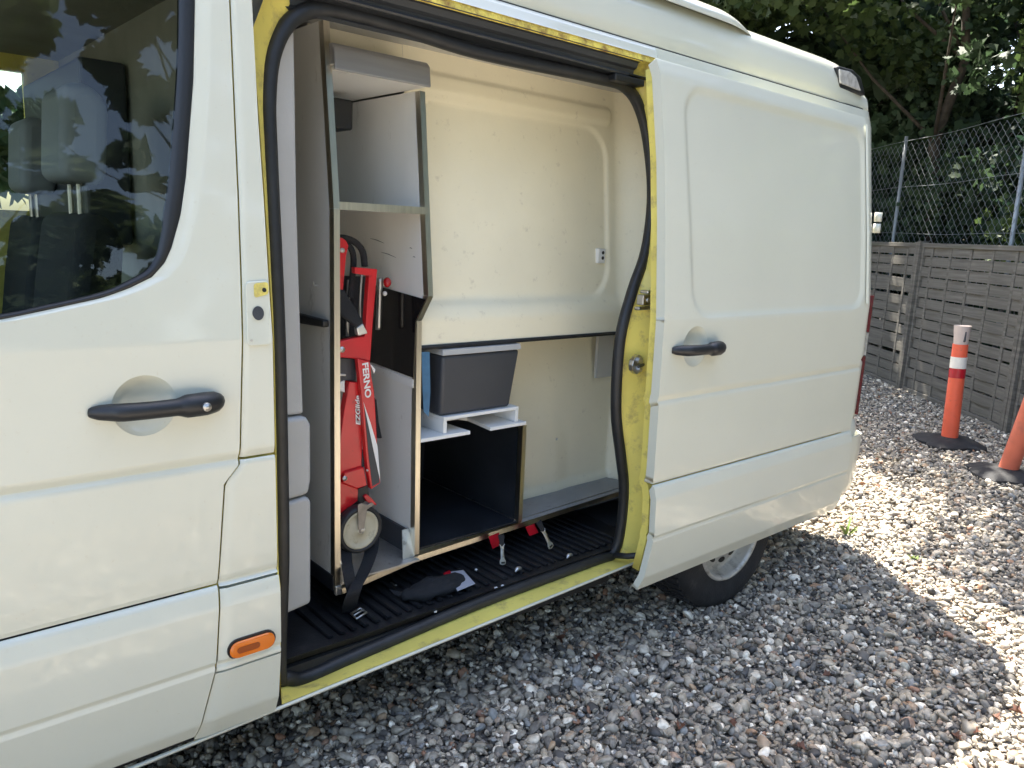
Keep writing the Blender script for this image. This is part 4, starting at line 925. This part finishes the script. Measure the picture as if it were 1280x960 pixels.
def tree(x, y, h, r, z0, nleaf, label, mt, shape=LOBE, size=.13, group='trees behind the fence', trunk_r=.11, lean=(0, 0), clumps=46, extra=()):
    t = thing('tree', label, 'tree', (x, y, 0), group)
    tops = []; lim = []
    tp_ = [(x+lean[0]*k/6+.1*math.sin(k*1.7), y+lean[1]*k/6+.1*math.cos(k*2.3)-.1, -.05+h*.8*k/6) for k in range(7)]
    obj('trunk', tube(tp_, list(np.linspace(trunk_r, trunk_r*.25, 7)), 10), 'bark', t, smooth=True)
    cc = []
    for i in range(clumps):
        a = rng.uniform(0, 2*math.pi); zz = rng.uniform(z0, h); f = (zz-z0)/(h-z0); rad = r*(1-.75*f**2.2)*(.75+.5*min(1, f*4))*math.sqrt(rng.uniform(.1, 1))
        cx = x+lean[0]*zz/h*.8+rad*math.cos(a); cy = y+lean[1]*zz/h*.8+rad*math.sin(a)
        cc.append((cx, cy, zz, rng.uniform(.35, .75)))
        if i % 3 == 0:
            k = min(6, max(1, int(zz*.75/(h*.8)*6))); s = np.array(tp_[k]); e_ = np.array((cx, cy, zz))
            lim.append(tube([s, (s+e_)/2+np.array((0, 0, -.12)), e_], [.03, .02, .006], 5))
    for e_ in extra: cc.append(e_)
    if lim: obj('branch', merge(*lim), 'bark', t, smooth=True)['kind'] = 'stuff'
    C_ = np.array(cc); wgt = C_[:, 3]**2; idx = rng.choice(len(C_), nleaf, p=wgt/wgt.sum())
    d = rng.normal(size=(nleaf, 3)); d /= np.linalg.norm(d, axis=1)[:, None]; d *= (rng.uniform(0, 1, nleaf)**.45)[:, None]
    P_ = C_[idx, :3]+d*C_[idx, 3][:, None]*np.array((1, 1, .8)); P_[:, 2] = np.maximum(P_[:, 2], .05)
    ct = rng.uniform(.15, .85, len(C_))
    leaf_object('crown', t, P_, size, shape, mt, ct[idx]*.6+rng.uniform(0, .4, nleaf))
    return t
def behind(s, d): p = P1+u*s+back*d; return float(p[0]), float(p[1])
T = [(-6.2, 2.9, 8.5, 2.3, .4, 0), (-3.4, 2.8, 7.5, 1.9, .2, 2), (-1.2, 2.9, 8.2, 2.0, .2, 0), (.9, 2.7, 7.2, 1.8, .2, 1), (2.9, 2.8, 7.8, 2.0, .2, 0), (5.2, 2.8, 7.6, 2.1, .2, 1)]
LB = ['broad dark leafy tree rising beyond the van roof', 'bluish green tree behind the chain link fence beside the van rear', 'dark lobed leaf tree behind the fence next to the van corner',
      'brighter green tree behind the fence post of the chain link', 'tall dark tree behind the orange marker post', 'bright green tree at the open end of the fence']
for (s, d, h, r, z0, k), lb in zip(T, LB):
    x, y = behind(s, d); tree(x, y, h, r, z0, 15000, lb, LM[k], clumps=75)
# tree whose crown overhangs the yard and shades the gravel by the fence
x, y = behind(-2.0, 1.0)
ex = []
for i in range(70):
    s_ = rng.uniform(-4.6, 2.8); dd = rng.uniform(-2.35, .2); q = behind(s_, dd)
    ex.append((q[0], q[1], rng.uniform(4.5, 6.0), rng.uniform(.5, .8)))
tree(x, y, 7.5, 1.6, 3.9, 20000, 'spreading maple like tree overhanging the slat fence', LM[1], clumps=14, extra=ex, size=.14)
BL = ['tall dense dark tree in the back row, rising behind the bluish green tree', 'tall dense dark tree in the back row, behind the brighter green tree', 'tall dense dark tree in the back row, beyond the orange marker post',
      'tall dense tree in the back row at the open end of the fence', 'tall dense tree in the back row above the van roof']
for (s_, d_), lb in zip(((-4.6, 5.6), (-.6, 5.4), (3.2, 5.6), (7.0, 5.4), (-9.0, 5.0)), BL):
    x, y = behind(s_, d_); tree(x, y, 10.5, 3.0, .3, 12000, lb, LM[0], OVAL, .30, 'back row of trees', clumps=80)
for (x, y, h), lb in zip(((13.2, 8.6, 10), (16.5, 7.6, 11.5), (11.0, 9.6, 9.5)), ('dense dark tree filling the gap above the rear of the van roof', 'tallest dark tree, farthest beyond the roof lamp of the van', 'dense dark tree close above the van roof ridge')):
    tree(x, y, h, 3.0, .5, 13000, lb, LM[0], OVAL, .30, 'back row of trees', clumps=90)
for (x, y, h), lb in zip(((-5.5, 9.5, 8), (-1.0, 10, 8.5), (3.4, 10.0, 7.5)), ('dense leafy tree beyond the far side of the van, seen through the cab', 'dense leafy tree beyond the far side of the van, level with the cab door', 'dense leafy tree beyond the far side of the van, level with the sliding door')):
    tree(x, y, h, 2.6, .3, 9000, lb, LM[2], OVAL, .28, 'trees on the far side of the van', clumps=70)
# trees on the other side of the yard, seen as reflections in the window and paint
for i, (x, y, h, r) in enumerate(((-7.5, -13.0, 14, 3.6), (-3.0, -13.5, 12, 3.4), (1.8, -13.2, 14.5, 3.6), (6.4, -13.3, 12.5, 3.4), (11.0, -12.5, 14, 3.6))):
    tree(x, y, h, r, .3, 13000, 'leafy tree on the far side of the yard facing the van, reflected in its window', LM[1 + i % 2], OVAL, .38, 'trees reflected in the van window', clumps=90)
# hedge filling the view behind the wire mesh
hx, hy = behind(1.0, 1.6); hg = thing('hedge', 'dense dark hedge growing right behind the chain link fence', 'hedge', (hx, hy, 0))
n_ = 17000; ss_ = rng.uniform(-7.5, 8, n_); dd_ = rng.uniform(.8, 2.2, n_); zz_ = rng.uniform(.05, 3.1, n_)+.25*np.sin(ss_*2.1)
leaf_object('foliage', hg, np.column_stack([P1[0]+u[0]*ss_+back[0]*dd_, P1[1]+u[1]*ss_+back[1]*dd_, zz_]), .13, OVAL, LM[2], np.clip(.4+.3*np.sin(ss_*3+zz_*2)+rng.normal(0, .2, n_), 0, 1))
st_ = []
for k in range(22):
    q_ = behind(-7+k*.7+rng.uniform(-.2, .2), rng.uniform(1.2, 1.9)); st_.append(tube([(q_[0], q_[1], -.05), (q_[0]+.05, q_[1], 1.4), (q_[0], q_[1]+.08, 2.8)], [.022, .016, .006], 5))
obj('stems', merge(*st_), 'bark', hg)['kind'] = 'stuff'
# weeds in the gravel
def weed(px, n, h, label):
    c = on('Z', *px, 0); V_, F_ = [], []
    for k in range(n):
        a = rng.uniform(0, 6.28); L = h*rng.uniform(.6, 1.1); d = np.array((math.cos(a), math.sin(a), 0)); s = np.array((-d[1], d[0], 0))
        b0 = len(V_)
        for t, wd in ((0, .002), (.35, .006), (.7, .005), (1, .0005)):
            p = c+d*L*t*.6+np.array((0, 0, L*(t-.35*t*t))); V_ += [p-s*wd, p+s*wd]
        for q in range(3): F_.append((b0+2*q, b0+2*q+1, b0+2*q+3, b0+2*q+2))
    tag(obj('weed', (V_, F_), 'weed', recalc=False), label, 'weed')
weed((1058, 672), 13, .16, 'yellow green weed sprouting from the gravel behind the rear wheel')
weed((1142, 703), 9, .07, 'small low weed in the sunlit gravel')
# dry leaves
for i, (x, y) in enumerate(((1195, 922), (1222, 915), (1270, 890), (1245, 898), (1145, 800), (1035, 845), (915, 905), (1262, 826), (1000, 935), (850, 908), (700, 800), (745, 822))):
    c = on('Z', x, y, .022); a = rng.uniform(0, 6.28); s = rng.uniform(.016, .028)
    v = [(c[0]+s*(px_*math.cos(a)-py_*math.sin(a)), c[1]+s*(px_*math.sin(a)+py_*math.cos(a)), c[2]+s*.9*abs(px_)+s*rng.uniform(-.1, .3)) for px_, py_ in LOBE*2]+[tuple(c)]
    f = [(k, (k+1) % 12, 12) for k in range(12)]
    tag(obj('dry_leaf', (v, f), 'dryleaf', recalc=False), 'small curled brown dry leaf lying on the gravel', 'leaf', 'dry leaves on the gravel')
